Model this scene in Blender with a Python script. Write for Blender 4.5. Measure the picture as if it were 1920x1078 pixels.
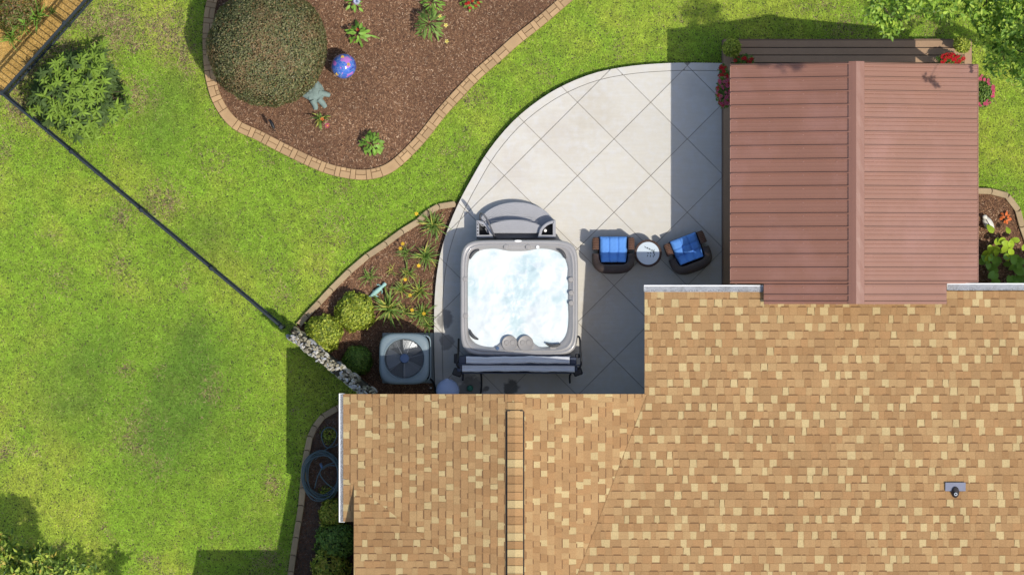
import bpy, bmesh, math, random
import numpy as np
from mathutils import Vector, Matrix

random.seed(7)
rng = np.random.default_rng(11)
sc = bpy.context.scene
for o in list(bpy.data.objects):
    bpy.data.objects.remove(o)
COL = sc.collection

# ------------------------------------------------------------------ camera, sky, sun, exposure
CAM_H = 86.0            # a drone high above the garden with a long lens
SC = 96.0               # units of the survey grid per metre on the ground
cam = bpy.data.cameras.new('camera')
cam.sensor_fit = 'HORIZONTAL'
cam.angle = 2 * math.atan(10.0 / CAM_H)
cam.clip_start = 1.0
cam.clip_end = 1000.0
co = bpy.data.objects.new('camera', cam)
COL.objects.link(co)
co.location = (0, 0, CAM_H)
sc.camera = co

SUN_V = Vector((0.4375, -0.323, 1.0))      # towards the sun
el = math.asin(SUN_V.normalized().z)
rot = math.atan2(SUN_V.x, SUN_V.y)
world = bpy.data.worlds.new('World')
sc.world = world
world.use_nodes = True
nt = world.node_tree
nt.nodes.clear()
sky = nt.nodes.new('ShaderNodeTexSky')
sky.sky_type = 'NISHITA'
sky.sun_disc = False
sky.sun_elevation = el
sky.sun_rotation = rot
sky.air_density = 1.0
sky.dust_density = 1.8
sky.ozone_density = 1.0
bg = nt.nodes.new('ShaderNodeBackground')
bg.inputs['Strength'].default_value = 0.13
wo = nt.nodes.new('ShaderNodeOutputWorld')
nt.links.new(sky.outputs[0], bg.inputs[0])
nt.links.new(bg.outputs[0], wo.inputs[0])
sl = bpy.data.lights.new('sun', 'SUN')
sl.energy = 2.9
sl.angle = math.radians(0.53)
sl.color = (1.0, 0.95, 0.86)
so = bpy.data.objects.new('sun', sl)
COL.objects.link(so)
so.rotation_euler = (-SUN_V).to_track_quat('-Z', 'Y').to_euler()
so.location = SUN_V * 60
sc.view_settings.view_transform = 'Standard'
sc.view_settings.look = 'None'
sc.view_settings.exposure = 0.38
sc.view_settings.gamma = 1.0
sc.view_settings.use_curve_mapping = False
sc.render.engine = 'CYCLES'
sc.cycles.max_bounces = 6
sc.cycles.diffuse_bounces = 3

# ------------------------------------------------------------------ helpers
def P(px, py, z=0.0):
    """survey grid position -> metres, for a point at height z"""
    f = (1 - z / CAM_H) / SC
    return Vector(((px - 960) * f, (539 - py) * f, z))

def PX(px, z=0.0): return (px - 960) * (1 - z / CAM_H) / SC
def PY(py, z=0.0): return (539 - py) * (1 - z / CAM_H) / SC

ORIG = {}
def tag(o, label=None, cat=None, group=None, kind=None):
    if label: o['label'] = label
    if cat: o['category'] = cat
    if group: o['group'] = group
    if kind: o['kind'] = kind
    return o

def thing(name, label, cat, loc=(0, 0, 0), group=None):
    o = bpy.data.objects.new(name, None)
    COL.objects.link(o)
    o.location = loc
    o.empty_display_size = 0.1
    ORIG[o] = Vector(loc)
    return tag(o, label, cat, group)

def link(name, me, parent=None):
    o = bpy.data.objects.new(name, me)
    COL.objects.link(o)
    if parent is not None:
        o.parent = parent
        ORIG[o] = ORIG.get(parent, Vector())
    else:
        ORIG[o] = Vector()
    return o

def inst(name, me, parent, M):
    """one piece that shares its mesh; M places it in the world"""
    o = bpy.data.objects.new(name, me)
    COL.objects.link(o)
    o.parent = parent
    org = ORIG.get(parent, Vector())
    o.matrix_basis = Matrix.Translation(-org) @ M
    return o

def TRS(loc, rot=(0, 0, 0), s=(1, 1, 1)):
    from mathutils import Euler
    return Matrix.Translation(loc) @ Euler(rot).to_matrix().to_4x4() @ Matrix.Diagonal((s[0], s[1], s[2], 1))

class MB:
    def __init__(self):
        self.v, self.f, self.m = [], [], []
    def add(self, verts, faces, m=0):
        b = len(self.v)
        self.v.extend([tuple(x) for x in verts])
        for f in faces:
            self.f.append([b + i for i in f]); self.m.append(m)
        return self
    def box(self, c, s, rz=0.0, m=0, bev=0.0, M=None):
        hx, hy, hz = s[0] / 2, s[1] / 2, s[2] / 2
        if bev > 0:
            b = min(bev, hx * .9, hy * .9, hz * .9)
            pts, rings = [], []
            for z, i in ((-hz, b), (-hz + b, 0), (hz - b, 0), (hz, b)):
                ring = []
                for (sx, sy) in ((1, 1), (-1, 1), (-1, -1), (1, -1)):
                    x, y = sx * (hx - i), sy * (hy - i)
                    if sx * sy > 0: ring += [(x, y - sy * b, z), (x - sx * b, y, z)]
                    else: ring += [(x - sx * b, y, z), (x, y - sy * b, z)]
                rings.append(ring)
            n = 8
            vs = [p for r in rings for p in r]
            fs = [list(range(n))[::-1], list(range(3 * n, 4 * n))]
            for k in range(3):
                for j in range(n):
                    fs.append([k * n + j, k * n + (j + 1) % n, (k + 1) * n + (j + 1) % n, (k + 1) * n + j])
        else:
            vs = [(-hx, -hy, -hz), (hx, -hy, -hz), (hx, hy, -hz), (-hx, hy, -hz), (-hx, -hy, hz), (hx, -hy, hz), (hx, hy, hz), (-hx, hy, hz)]
            fs = [(0, 3, 2, 1), (4, 5, 6, 7), (0, 1, 5, 4), (1, 2, 6, 5), (2, 3, 7, 6), (3, 0, 4, 7)]
        T = M if M is not None else Matrix.Translation(c) @ Matrix.Rotation(rz, 4, 'Z')
        return self.add([T @ Vector(p) for p in vs], fs, m)
    def prism(self, poly, z0, z1, m=0, inset=0.0):
        """poly: xy list (ccw); z0, z1 numbers or functions of (x, y); inset rounds the top edge"""
        n = len(poly)
        a = sum(poly[i][0] * poly[(i + 1) % n][1] - poly[(i + 1) % n][0] * poly[i][1] for i in range(n))
        if a < 0: poly = poly[::-1]
        g0 = z0 if callable(z0) else (lambda x, y: z0)
        g1 = z1 if callable(z1) else (lambda x, y: z1)
        if inset > 0:
            ip = offset_poly(poly, -inset)
            v = [(x, y, g0(x, y)) for x, y in poly] + [(x, y, g1(x, y) - inset) for x, y in poly] + [(x, y, g1(x, y)) for x, y in ip]
            L = 3
        else:
            v = [(x, y, g0(x, y)) for x, y in poly] + [(x, y, g1(x, y)) for x, y in poly]
            L = 2
        f = [list(range(n))[::-1], list(range((L - 1) * n, L * n))]
        for k in range(L - 1):
            for i in range(n):
                j = (i + 1) % n
                f.append([k * n + i, k * n + j, (k + 1) * n + j, (k + 1) * n + i])
        return self.add(v, f, m)
    def tube(self, pts, r, n=8, m=0, closed=False, cap=True):
        pts = [Vector(p) for p in pts]
        k = len(pts)
        rr = r if hasattr(r, '__len__') else [r] * k
        vs, fs = [], []
        up = Vector((0.13, 0.31, 0.94)).normalized()
        for i, p in enumerate(pts):
            a = pts[(i - 1) % k] if (closed or i > 0) else p
            b = pts[(i + 1) % k] if (closed or i < k - 1) else p
            t = (b - a)
            t = t.normalized() if t.length > 1e-9 else Vector((0, 0, 1))
            s = t.cross(up)
            if s.length < 1e-3: s = t.cross(Vector((1, 0, 0)))
            s.normalize(); w = s.cross(t)
            for j in range(n):
                an = 2 * math.pi * j / n
                vs.append(p + (s * math.cos(an) + w * math.sin(an)) * rr[i])
        for i in range(k if closed else k - 1):
            i2 = (i + 1) % k
            for j in range(n):
                j2 = (j + 1) % n
                fs.append([i * n + j, i * n + j2, i2 * n + j2, i2 * n + j])
        if cap and not closed:
            fs.append(list(range(n))); fs.append(list(range((k - 1) * n, k * n))[::-1])
        return self.add(vs, fs, m)
    def lathe(self, prof, n=24, c=(0, 0, 0), m=0, closed=True):
        vs, fs = [], []
        for (r, z) in prof:
            for j in range(n):
                a = 2 * math.pi * j / n
                vs.append((c[0] + r * math.cos(a), c[1] + r * math.sin(a), c[2] + z))
        k = len(prof)
        for i in range(k - 1):
            for j in range(n):
                j2 = (j + 1) % n
                fs.append([i * n + j, i * n + j2, (i + 1) * n + j2, (i + 1) * n + j])
        if closed:
            fs.append(list(range(n))[::-1]); fs.append(list(range((k - 1) * n, k * n)))
        return self.add(vs, fs, m)
    def loft(self, loops, m=0, cap_top=False, cap_bot=False):
        n = len(loops[0]); vs = [p for l in loops for p in l]; fs = []
        for i in range(len(loops) - 1):
            for j in range(n):
                j2 = (j + 1) % n
                fs.append([i * n + j, i * n + j2, (i + 1) * n + j2, (i + 1) * n + j])
        if cap_bot: fs.append(list(range(n))[::-1])
        if cap_top: fs.append(list(range((len(loops) - 1) * n, len(loops) * n)))
        return self.add(vs, fs, m)
    def ell(self, c, r, nu=16, nv=10, m=0, M=None, noise=0.0):
        vs, fs = [], []
        for i in range(nv + 1):
            th = math.pi * i / nv
            for j in range(nu):
                ph = 2 * math.pi * j / nu
                q = 1 + (random.uniform(-noise, noise) if noise else 0)
                p = Vector((r[0] * math.sin(th) * math.cos(ph) * q, r[1] * math.sin(th) * math.sin(ph) * q, r[2] * math.cos(th) * q))
                if M is not None: p = M @ p
                vs.append(Vector(c) + p)
        for i in range(nv):
            for j in range(nu):
                j2 = (j + 1) % nu
                fs.append([i * nu + j, (i + 1) * nu + j, (i + 1) * nu + j2, i * nu + j2])
        return self.add(vs, fs, m)
    def mesh(self, name, mats, org=Vector(), smooth=False):
        me = bpy.data.meshes.new(name)
        ox, oy, oz = org
        me.from_pydata([(x - ox, y - oy, z - oz) for x, y, z in self.v], [], self.f)
        mats = mats if isinstance(mats, (list, tuple)) else [mats]
        for mm in mats: me.materials.append(mm)
        if len(mats) > 1: me.polygons.foreach_set('material_index', self.m)
        if smooth:
            me.polygons.foreach_set('use_smooth', [True] * len(self.f))
            if smooth != 'all': me.set_sharp_from_angle(angle=math.radians(38))
        me.update()
        return me
    def build(self, name, mats, parent=None, smooth=False, **kw):
        org = ORIG.get(parent, Vector()) if parent is not None else Vector()
        return tag(link(name, self.mesh(name, mats, org, smooth), parent), **kw)

def offset_poly(poly, d):
    """offset a ccw polygon outward by d"""
    n = len(poly); out = []
    for i in range(n):
        p0, p1, p2 = Vector(poly[i - 1][:2]), Vector(poly[i][:2]), Vector(poly[(i + 1) % n][:2])
        e1, e2 = (p1 - p0), (p2 - p1)
        if e1.length < 1e-9: e1 = e2
        if e2.length < 1e-9: e2 = e1
        e1.normalize(); e2.normalize()
        n1, n2 = Vector((e1.y, -e1.x)), Vector((e2.y, -e2.x))
        b = n1 + n2
        if b.length < 1e-6: b = n1
        b.normalize()
        k = max(0.35, b.dot(n1))
        q = p1 + b * (d / k)
        out.append((q.x, q.y))
    return out

def clip_half(poly, a, b, c):
    """keep a*x + b*y + c >= 0"""
    out = []
    n = len(poly)
    for i in range(n):
        p, q = poly[i], poly[(i + 1) % n]
        dp, dq = a * p[0] + b * p[1] + c, a * q[0] + b * q[1] + c
        if dp >= 0: out.append(p)
        if (dp >= 0) != (dq >= 0):
            t = dp / (dp - dq)
            out.append((p[0] + (q[0] - p[0]) * t, p[1] + (q[1] - p[1]) * t))
    return out

def area(poly):
    n = len(poly)
    return 0.5 * sum(poly[i][0] * poly[(i + 1) % n][1] - poly[(i + 1) % n][0] * poly[i][1] for i in range(n))

def spline(pts, n=8, closed=False):
    pts = [Vector(p) for p in pts]; k = len(pts); out = []
    for i in range(k if closed else k - 1):
        g = lambda j: pts[j % k] if closed else pts[max(0, min(k - 1, j))]
        p0, p1, p2, p3 = g(i - 1), g(i), g(i + 1), g(i + 2)
        for s in range(n):
            t = s / n
            out.append(0.5 * ((2 * p1) + (p2 - p0) * t + (2 * p0 - 5 * p1 + 4 * p2 - p3) * t * t + (3 * p1 - p0 - 3 * p2 + p3) * t ** 3))
    if not closed: out.append(pts[-1])
    return out

def resample(pts, step):
    out = [pts[0]]; acc = 0.0
    for a, b in zip(pts, pts[1:]):
        d = (b - a).length
        while acc + d >= step and d > 1e-9:
            t = (step - acc) / d
            a = a + (b - a) * t
            out.append(a); d = (b - a).length; acc = 0.0
        acc += d
    return out

def inpoly(x, y, poly):
    ins = np.zeros(x.shape, bool)
    n = len(poly); j = n - 1
    for i in range(n):
        xi, yi = poly[i][0], poly[i][1]; xj, yj = poly[j][0], poly[j][1]
        c = ((yi > y) != (yj > y)) & (x < (xj - xi) * (y - yi) / ((yj - yi) or 1e-12) + xi)
        ins ^= c; j = i
    return ins

_lat = rng.random((256, 256))
def vnoise(x, y):
    xi, yi = np.floor(x).astype(int), np.floor(y).astype(int)
    fx, fy = x - xi, y - yi
    fx, fy = fx * fx * (3 - 2 * fx), fy * fy * (3 - 2 * fy)
    g = lambda a, b: _lat[a % 256, b % 256]
    return (g(xi, yi) * (1 - fx) + g(xi + 1, yi) * fx) * (1 - fy) + (g(xi, yi + 1) * (1 - fx) + g(xi + 1, yi + 1) * fx) * fy
def fbm(x, y, o=4):
    s = 0; a = 0.5; t = 0
    for k in range(o):
        s = s + a * vnoise(x * 2 ** k + 17.3 * k, y * 2 ** k + 9.1 * k); t += a; a *= 0.55
    return s / t

def np_mesh(name, verts, faces, mat, color=None, normals=None):
    me = bpy.data.meshes.new(name)
    nv, nf, k = len(verts), len(faces), faces.shape[1]
    me.vertices.add(nv); me.loops.add(nf * k); me.polygons.add(nf)
    me.vertices.foreach_set('co', np.ascontiguousarray(verts, dtype=np.float32).ravel())
    me.loops.foreach_set('vertex_index', np.ascontiguousarray(faces, dtype=np.int32).ravel())
    me.polygons.foreach_set('loop_start', np.arange(0, nf * k, k, dtype=np.int32))
    if color is not None:
        at = me.color_attributes.new('tint', 'FLOAT_COLOR', 'POINT')
        c4 = np.ones((nv, 4), np.float32); c4[:, :3] = color
        at.data.foreach_set('color', c4.ravel())
    me.materials.append(mat)
    me.update(calc_edges=True)
    return me

# ------------------------------------------------------------------ materials
def nodes_of(name):
    m = bpy.data.materials.new(name); m.use_nodes = True
    t = m.node_tree; t.nodes.clear()
    out = t.nodes.new('ShaderNodeOutputMaterial')
    b = t.nodes.new('ShaderNodeBsdfPrincipled')
    t.links.new(b.outputs[0], out.inputs[0])
    return m, t, b, out

def noise_node(t, vec, scale, detail=3, rough=0.55, dist=0.0):
    n = t.nodes.new('ShaderNodeTexNoise'); n.inputs['Scale'].default_value = scale
    n.inputs['Detail'].default_value = detail; n.inputs['Distortion'].default_value = dist; n.inputs['Roughness'].default_value = rough
    t.links.new(vec, n.inputs['Vector'])
    return n.outputs['Fac']

def math_node(t, op, a, b=None, c=None):
    n = t.nodes.new('ShaderNodeMath'); n.operation = op
    for i, x in enumerate((a, b, c)):
        if x is None: continue
        if isinstance(x, (int, float)): n.inputs[i].default_value = x
        else: t.links.new(x, n.inputs[i])
    return n.outputs[0]

def mul_col(t, col, fac):
    n = t.nodes.new('ShaderNodeVectorMath'); n.operation = 'SCALE'
    t.links.new(col, n.inputs[0]); t.links.new(fac, n.inputs['Scale'])
    return n.outputs[0]

def mixc(t, a, b, fac):
    n = t.nodes.new('ShaderNodeMix'); n.data_type = 'RGBA'
    for k, x in (('A', a), ('B', b)):
        s = [i for i in n.inputs if i.name == k and i.type == 'RGBA'][0]
        if isinstance(x, tuple): s.default_value = (*x, 1)
        else: t.links.new(x, s)
    f = [i for i in n.inputs if i.name == 'Factor' and i.type == 'VALUE'][0]
    if isinstance(fac, (int, float)): f.default_value = fac
    else: t.links.new(fac, f)
    return [o for o in n.outputs if o.type == 'RGBA'][0]

def ramp(t, fac, a, b):
    n = t.nodes.new('ShaderNodeMapRange'); n.inputs['From Min'].default_value = a; n.inputs['From Max'].default_value = b
    n.clamp = True
    t.links.new(fac, n.inputs['Value'])
    return n.outputs[0]

def pos(t): return t.nodes.new('ShaderNodeNewGeometry').outputs['Position']

def mat(name, col, rough=0.75, var=0.12, scale=6.0, grain=0.10, gscale=90.0, bump=0.0, bscale=120.0, spec=0.35, metal=0.0,
        dirt=None, dirt_amt=0.5, rnd=0.0, attr=False, transl=0.0, coat=0.0):
    m, t, b, out = nodes_of(name)
    p = pos(t)
    f = noise_node(t, p, scale)
    f = math_node(t, 'MULTIPLY_ADD', f, 2 * var, 1 - var)
    if grain:
        g = noise_node(t, p, gscale, 2)
        f = math_node(t, 'MULTIPLY', f, math_node(t, 'MULTIPLY_ADD', g, 2 * grain, 1 - grain))
    if rnd:
        oi = t.nodes.new('ShaderNodeObjectInfo').outputs['Random']
        f = math_node(t, 'MULTIPLY', f, math_node(t, 'MULTIPLY_ADD', oi, 2 * rnd, 1 - rnd))
    if attr:
        a = t.nodes.new('ShaderNodeAttribute'); a.attribute_name = 'tint'
        base = a.outputs['Color']
    else:
        rgb = t.nodes.new('ShaderNodeRGB'); rgb.outputs[0].default_value = (*col, 1); base = rgb.outputs[0]
    if dirt:
        d = noise_node(t, p, scale * 0.7, 5, 0.65)
        base = mixc(t, base, dirt, math_node(t, 'MULTIPLY', ramp(t, d, 0.48, 0.72), dirt_amt))
    c = mul_col(t, base, f)
    t.links.new(c, b.inputs['Base Color'])
    b.inputs['Roughness'].default_value = rough
    b.inputs['Specular IOR Level'].default_value = spec
    b.inputs['Metallic'].default_value = metal
    if coat: b.inputs['Coat Weight'].default_value = coat
    if bump:
        bn = t.nodes.new('ShaderNodeBump'); bn.inputs['Strength'].default_value = bump; bn.inputs['Distance'].default_value = 0.01
        t.links.new(noise_node(t, p, bscale, 4), bn.inputs['Height'])
        t.links.new(bn.outputs[0], b.inputs['Normal'])
    if transl:
        tr = t.nodes.new('ShaderNodeBsdfTranslucent'); t.links.new(c, tr.inputs[0])
        mx = t.nodes.new('ShaderNodeMixShader'); mx.inputs[0].default_value = transl
        t.links.new(b.outputs[0], mx.inputs[1]); t.links.new(tr.outputs[0], mx.inputs[2])
        t.links.new(mx.outputs[0], out.inputs[0])
    return m

M = {}
M['soil_lawn'] = mat('lawn_thatch', (0.065, 0.085, 0.024), 0.95, 0.3, 3, 0.2, 60)
M['far_grass'] = mat('mown_grass', (0.21, 0.32, 0.045), 0.9, 0.25, 1.5, 0.3, 30)
M['grass'] = mat('grass_blade', (0, 0, 0), 0.6, 0.08, 2, 0, attr=True, transl=0.45, spec=0.2)
M['mulch'] = mat('mulch_soil', (0.14, 0.070, 0.040), 0.95, 0.3, 5, 0.3, 70, bump=0.8, bscale=60)
M['chips'] = mat('mulch_chip', (0, 0, 0), 0.9, 0.1, 6, 0.1, 80, attr=True)
M['straw'] = mat('straw_ground', (0.50, 0.31, 0.085), 0.95, 0.25, 4, 0.2, 60, bump=0.6)
M['leaf'] = mat('leaf_tinted', (0, 0, 0), 0.5, 0.1, 5, 0, attr=True, transl=0.3, spec=0.4)
M['bark'] = mat('bark', (0.10, 0.075, 0.05), 0.9, 0.3, 8, 0.2, bump=0.8)
M['core'] = mat('shrub_inner_shade', (0.018, 0.022, 0.010), 0.95, 0.3, 9, 0.2)  # near black: the shade inside a shrub is put into the colour

# concrete with stains that lie where the photograph shows them
def concrete_mat():
    m, t, b, out = nodes_of('patio_concrete')
    p = pos(t)
    f1 = noise_node(t, p, 0.9, 5, 0.6); f2 = noise_node(t, p, 7, 5, 0.65); f3 = noise_node(t, p, 140, 2)
    rgb = t.nodes.new('ShaderNodeRGB'); rgb.outputs[0].default_value = (0.54, 0.51, 0.445, 1)
    c = mixc(t, rgb.outputs[0], (0.44, 0.395, 0.33), math_node(t, 'MULTIPLY', ramp(t, f1, 0.48, 0.72), 0.4))
    c = mixc(t, c, (0.55, 0.54, 0.52), ramp(t, f2, 0.45, 0.8))
    # mop marks: faint streaks
    mp = t.nodes.new('ShaderNodeMapping'); mp.inputs['Rotation'].default_value = (0, 0, 0.6); mp.inputs['Scale'].default_value = (1.2, 14, 1)
    t.links.new(p, mp.inputs[0])
    st = noise_node(t, mp.outputs[0], 1.6, 3)
    fac = math_node(t, 'MULTIPLY_ADD', f3, 0.16, 0.92)
    fac = math_node(t, 'MULTIPLY', fac, math_node(t, 'MULTIPLY_ADD', st, 0.12, 0.94))
    oi = t.nodes.new('ShaderNodeObjectInfo').outputs['Random']
    fac = math_node(t, 'MULTIPLY', fac, math_node(t, 'MULTIPLY_ADD', oi, 0.06, 0.97))
    c = mul_col(t, c, fac)
    nz = noise_node(t, p, 5.5, 4)
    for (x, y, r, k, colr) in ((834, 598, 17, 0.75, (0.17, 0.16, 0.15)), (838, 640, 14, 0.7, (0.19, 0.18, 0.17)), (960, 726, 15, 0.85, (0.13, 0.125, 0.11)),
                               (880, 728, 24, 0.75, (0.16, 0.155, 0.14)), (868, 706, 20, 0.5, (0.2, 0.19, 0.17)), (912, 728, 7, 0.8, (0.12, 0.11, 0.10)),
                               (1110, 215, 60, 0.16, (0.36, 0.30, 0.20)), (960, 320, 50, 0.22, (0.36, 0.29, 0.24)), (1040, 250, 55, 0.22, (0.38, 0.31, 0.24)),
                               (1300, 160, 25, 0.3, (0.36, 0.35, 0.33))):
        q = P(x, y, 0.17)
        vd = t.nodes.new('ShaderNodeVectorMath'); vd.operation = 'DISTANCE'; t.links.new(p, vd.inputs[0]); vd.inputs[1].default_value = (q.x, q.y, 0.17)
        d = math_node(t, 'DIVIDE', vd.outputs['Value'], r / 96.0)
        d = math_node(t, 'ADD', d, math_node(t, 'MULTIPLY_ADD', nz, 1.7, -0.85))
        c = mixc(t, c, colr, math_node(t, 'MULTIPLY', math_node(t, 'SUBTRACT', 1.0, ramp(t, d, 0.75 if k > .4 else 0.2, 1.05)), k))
    t.links.new(c, b.inputs['Base Color'])
    b.inputs['Roughness'].default_value = 0.8; b.inputs['Specular IOR Level'].default_value = 0.25
    bn = t.nodes.new('ShaderNodeBump'); bn.inputs['Strength'].default_value = 0.25; bn.inputs['Distance'].default_value = 0.004
    t.links.new(noise_node(t, p, 60, 4), bn.inputs['Height']); t.links.new(bn.outputs[0], b.inputs['Normal'])
    return m
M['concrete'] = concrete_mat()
M['joint'] = mat('patio_joint', (0.25, 0.225, 0.19), 0.95)
M['brick'] = mat('edging_brick', (0.42, 0.275, 0.140), 0.85, 0.14, 3, 0.12, 70, bump=0.3, rnd=0.13, dirt=(0.25, 0.15, 0.08), dirt_amt=0.4)
M['brick_bed'] = mat('edging_mortar', (0.20, 0.12, 0.06), 0.95)
M['block'] = mat('edging_concrete', (0.37, 0.275, 0.16), 0.85, 0.2, 5, 0.12, 70, bump=0.4, rnd=0.1, dirt=(0.2, 0.15, 0.1), dirt_amt=0.5)
M['fence'] = mat('fence_paint', (0.020, 0.028, 0.034), 0.6, 0.15, 5, 0.05, spec=0.25)
SH = []
for i, c in enumerate(((0.355, 0.210, 0.094), (0.333, 0.198, 0.089), (0.380, 0.232, 0.105), (0.315, 0.179, 0.078), (0.362, 0.207, 0.091), (0.40, 0.255, 0.117), (0.485, 0.365, 0.178), (0.455, 0.338, 0.163))):
    SH.append(mat('shingle_granules', c, 0.92, 0.14, 1.6, 0.26, 48, bump=0.5, bscale=170, spec=0.15))
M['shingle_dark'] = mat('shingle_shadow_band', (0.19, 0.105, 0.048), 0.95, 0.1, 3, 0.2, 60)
M['roof_deck'] = mat('roof_underlay', (0.35, 0.21, 0.095), 0.9, 0.15)
M['wall'] = mat('house_siding', (0.50, 0.45, 0.38), 0.8)
M['white'] = mat('white_paint', (0.78, 0.78, 0.77), 0.45, 0.05, 5, 0.04, dirt=(0.5, 0.48, 0.44), dirt_amt=0.3)
M['vent_edge'] = mat('ridge_vent_plastic', (0.035, 0.03, 0.03), 0.7)

def guard_mat():
    m, t, b, out = nodes_of('gutter_guard')
    p = pos(t)
    vo = t.nodes.new('ShaderNodeTexVoronoi'); vo.feature = 'F1'; vo.inputs['Scale'].default_value = 42
    vo.inputs['Randomness'].default_value = 0.25
    t.links.new(p, vo.inputs['Vector'])
    holes = ramp(t, vo.outputs['Distance'], 0.30, 0.42)
    n = ramp(t, noise_node(t, p, 6, 5, 0.7), 0.5, 0.68)
    c = mixc(t, (0.07, 0.07, 0.08), (0.60, 0.61, 0.63), holes)
    c = mixc(t, c, (0.30, 0.29, 0.27), math_node(t, 'MULTIPLY', n, 0.6))
    t.links.new(c, b.inputs['Base Color']); b.inputs['Roughness'].default_value = 0.5
    return m
M['guard'] = guard_mat()
M['metal_roof'] = mat('painted_steel', (0.248, 0.117, 0.077), 0.42, 0.10, 1.2, 0.04, 60, spec=0.5, dirt=(0.36, 0.19, 0.16), dirt_amt=0.35)
M['metal_cap'] = mat('painted_steel_cap', (0.25, 0.12, 0.082), 0.26, 0.08, 4, 0.03, spec=0.6)
M['deck'] = mat('deck_board', (0.34, 0.215, 0.125), 0.7, 0.15, 3, 0.12, 40, rnd=0.06)
M['deck_trim'] = mat('deck_trim', (0.24, 0.15, 0.095), 0.7, 0.15, 3, 0.1)
M['shell'] = mat('spa_acrylic', (0.31, 0.30, 0.295), 0.32, 0.10, 4, 0.07, 50, spec=0.5, coat=0.2)
M['cabinet'] = mat('spa_cabinet', (0.16, 0.15, 0.145), 0.6)
M['pillow'] = mat('spa_pillow', (0.06, 0.062, 0.066), 0.55)
M['lid_grey'] = mat('spa_lid', (0.285, 0.27, 0.26), 0.45)
M['steps'] = mat('step_plastic', (0.31, 0.31, 0.325), 0.55, 0.08, 8, 0.06)
M['black'] = mat('black_metal', (0.014, 0.014, 0.016), 0.45, 0.1)
M['rail'] = mat('grey_rail', (0.10, 0.10, 0.11), 0.4)
M['vinyl'] = mat('cover_vinyl', (0.56, 0.57, 0.60), 0.5, 0.08, 5, 0.03)
M['vinyl_dark'] = mat('cover_skirt', (0.035, 0.045, 0.075), 0.5)
M['ac'] = mat('ac_paint', (0.17, 0.222, 0.245), 0.45, 0.08, 5, 0.05, spec=0.45, dirt=(0.2, 0.23, 0.23), dirt_amt=0.35)
M['ac_dark'] = mat('ac_inside', (0.09, 0.10, 0.11), 0.5, 0.3, 9)
M['fan'] = mat('fan_blade', (0.22, 0.23, 0.24), 0.35, 0.1, metal=0.3)
M['hub'] = mat('fan_hub', (0.07, 0.12, 0.22), 0.4)
M['pad'] = mat('equipment_pad', (0.26, 0.29, 0.28), 0.85, 0.15)
M['wicker'] = mat('wicker', (0.05, 0.032, 0.026), 0.5, 0.3, 30, 0.4, 110, bump=1.0, bscale=130, spec=0.4)  # darker wicker: the shade on the backrest is put into the colour
M['wicker_sunlit'] = mat('wicker_sunlit', (0.085, 0.044, 0.030), 0.55, 0.25, 30, 0.4, 110, bump=1.0, bscale=130, spec=0.4)  # same wicker, browner: sunlight on arms and table rim is in the colour
M['weave'] = mat('wicker_strand_glint', (0.24, 0.115, 0.065), 0.5, 0.3, 30, 0.3)  # strands paler than the wicker, so that they carry glints of light
M['cushion'] = mat('blue_cushion', (0.10, 0.265, 0.64), 0.85, 0.08, 6, 0.08, 150)
M['tabletop'] = mat('table_glass', (0.55, 0.62, 0.66), 0.15, 0.04, 5, 0, spec=0.6)
M['ink'] = mat('leaf_print', (0.07, 0.10, 0.12), 0.5)
M['bin'] = mat('sky_tinted_plastic', (0.42, 0.50, 0.70), 0.4, 0.05)  # white plastic with the blue of the sky mixed into its colour
M['green_cap'] = mat('green_plastic', (0.03, 0.20, 0.13), 0.5)
M['hose'] = mat('hose_rubber', (0.085, 0.125, 0.14), 0.5, 0.15, 6)
M['turtle'] = mat('verdigris_stone', (0.19, 0.25, 0.22), 0.85, 0.25, 10, 0.15, 60, bump=0.6)
M['lizard'] = mat('verdigris_metal', (0.30, 0.50, 0.44), 0.6, 0.2, 12)
M['orn'] = mat('pale_stone', (0.66, 0.63, 0.55), 0.8, 0.15, 9, bump=0.3)
M['stone'] = [mat('wall_stone', c, 0.85, 0.2, 9, 0.15, 60, rnd=0.22, bump=0.5) for c in ((0.47, 0.44, 0.37), (0.30, 0.27, 0.19), (0.15, 0.14, 0.085), (0.38, 0.38, 0.38))]
M['mortar'] = mat('wall_core', (0.05, 0.045, 0.03), 0.95, 0.3, 8)
M['pot'] = mat('terracotta', (0.30, 0.14, 0.08), 0.8)
M['pot_dark'] = mat('dark_pot', (0.05, 0.045, 0.04), 0.6)
def petal(name, c): return mat(name, c, 0.55, 0.15, 20, 0.1, rnd=0.15, transl=0.25)
M['yellow'] = petal('yellow_petal', (0.85, 0.56, 0.04)); M['pink'] = petal('pink_petal', (0.66, 0.11, 0.20)); M['red'] = petal('red_petal', (0.55, 0.016, 0.022))
M['white_petal'] = petal('lilac_petal', (0.55, 0.55, 0.75)); M['orange'] = petal('orange_petal', (0.75, 0.19, 0.05))
def leafm(name, c, rnd=0.25, rough=0.45): return mat(name, c, rough, 0.15, 8, 0, rnd=rnd, transl=0.25, spec=0.25)
M['lily'] = leafm('lily_leaf', (0.19, 0.30, 0.06)); M['lily_y'] = leafm('lily_leaf_yellow', (0.42, 0.42, 0.09))
M['rhodo'] = leafm('rhododendron_leaf', (0.185, 0.285, 0.032), 0.4, 0.6); M['rhodo_d'] = leafm('rhododendron_leaf_dark', (0.07, 0.115, 0.025), 0.35, 0.62)
M['hosta'] = leafm('hosta_leaf', (0.36, 0.50, 0.04), 0.2); M['broad'] = leafm('broad_leaf', (0.20, 0.36, 0.05), 0.25)
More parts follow.
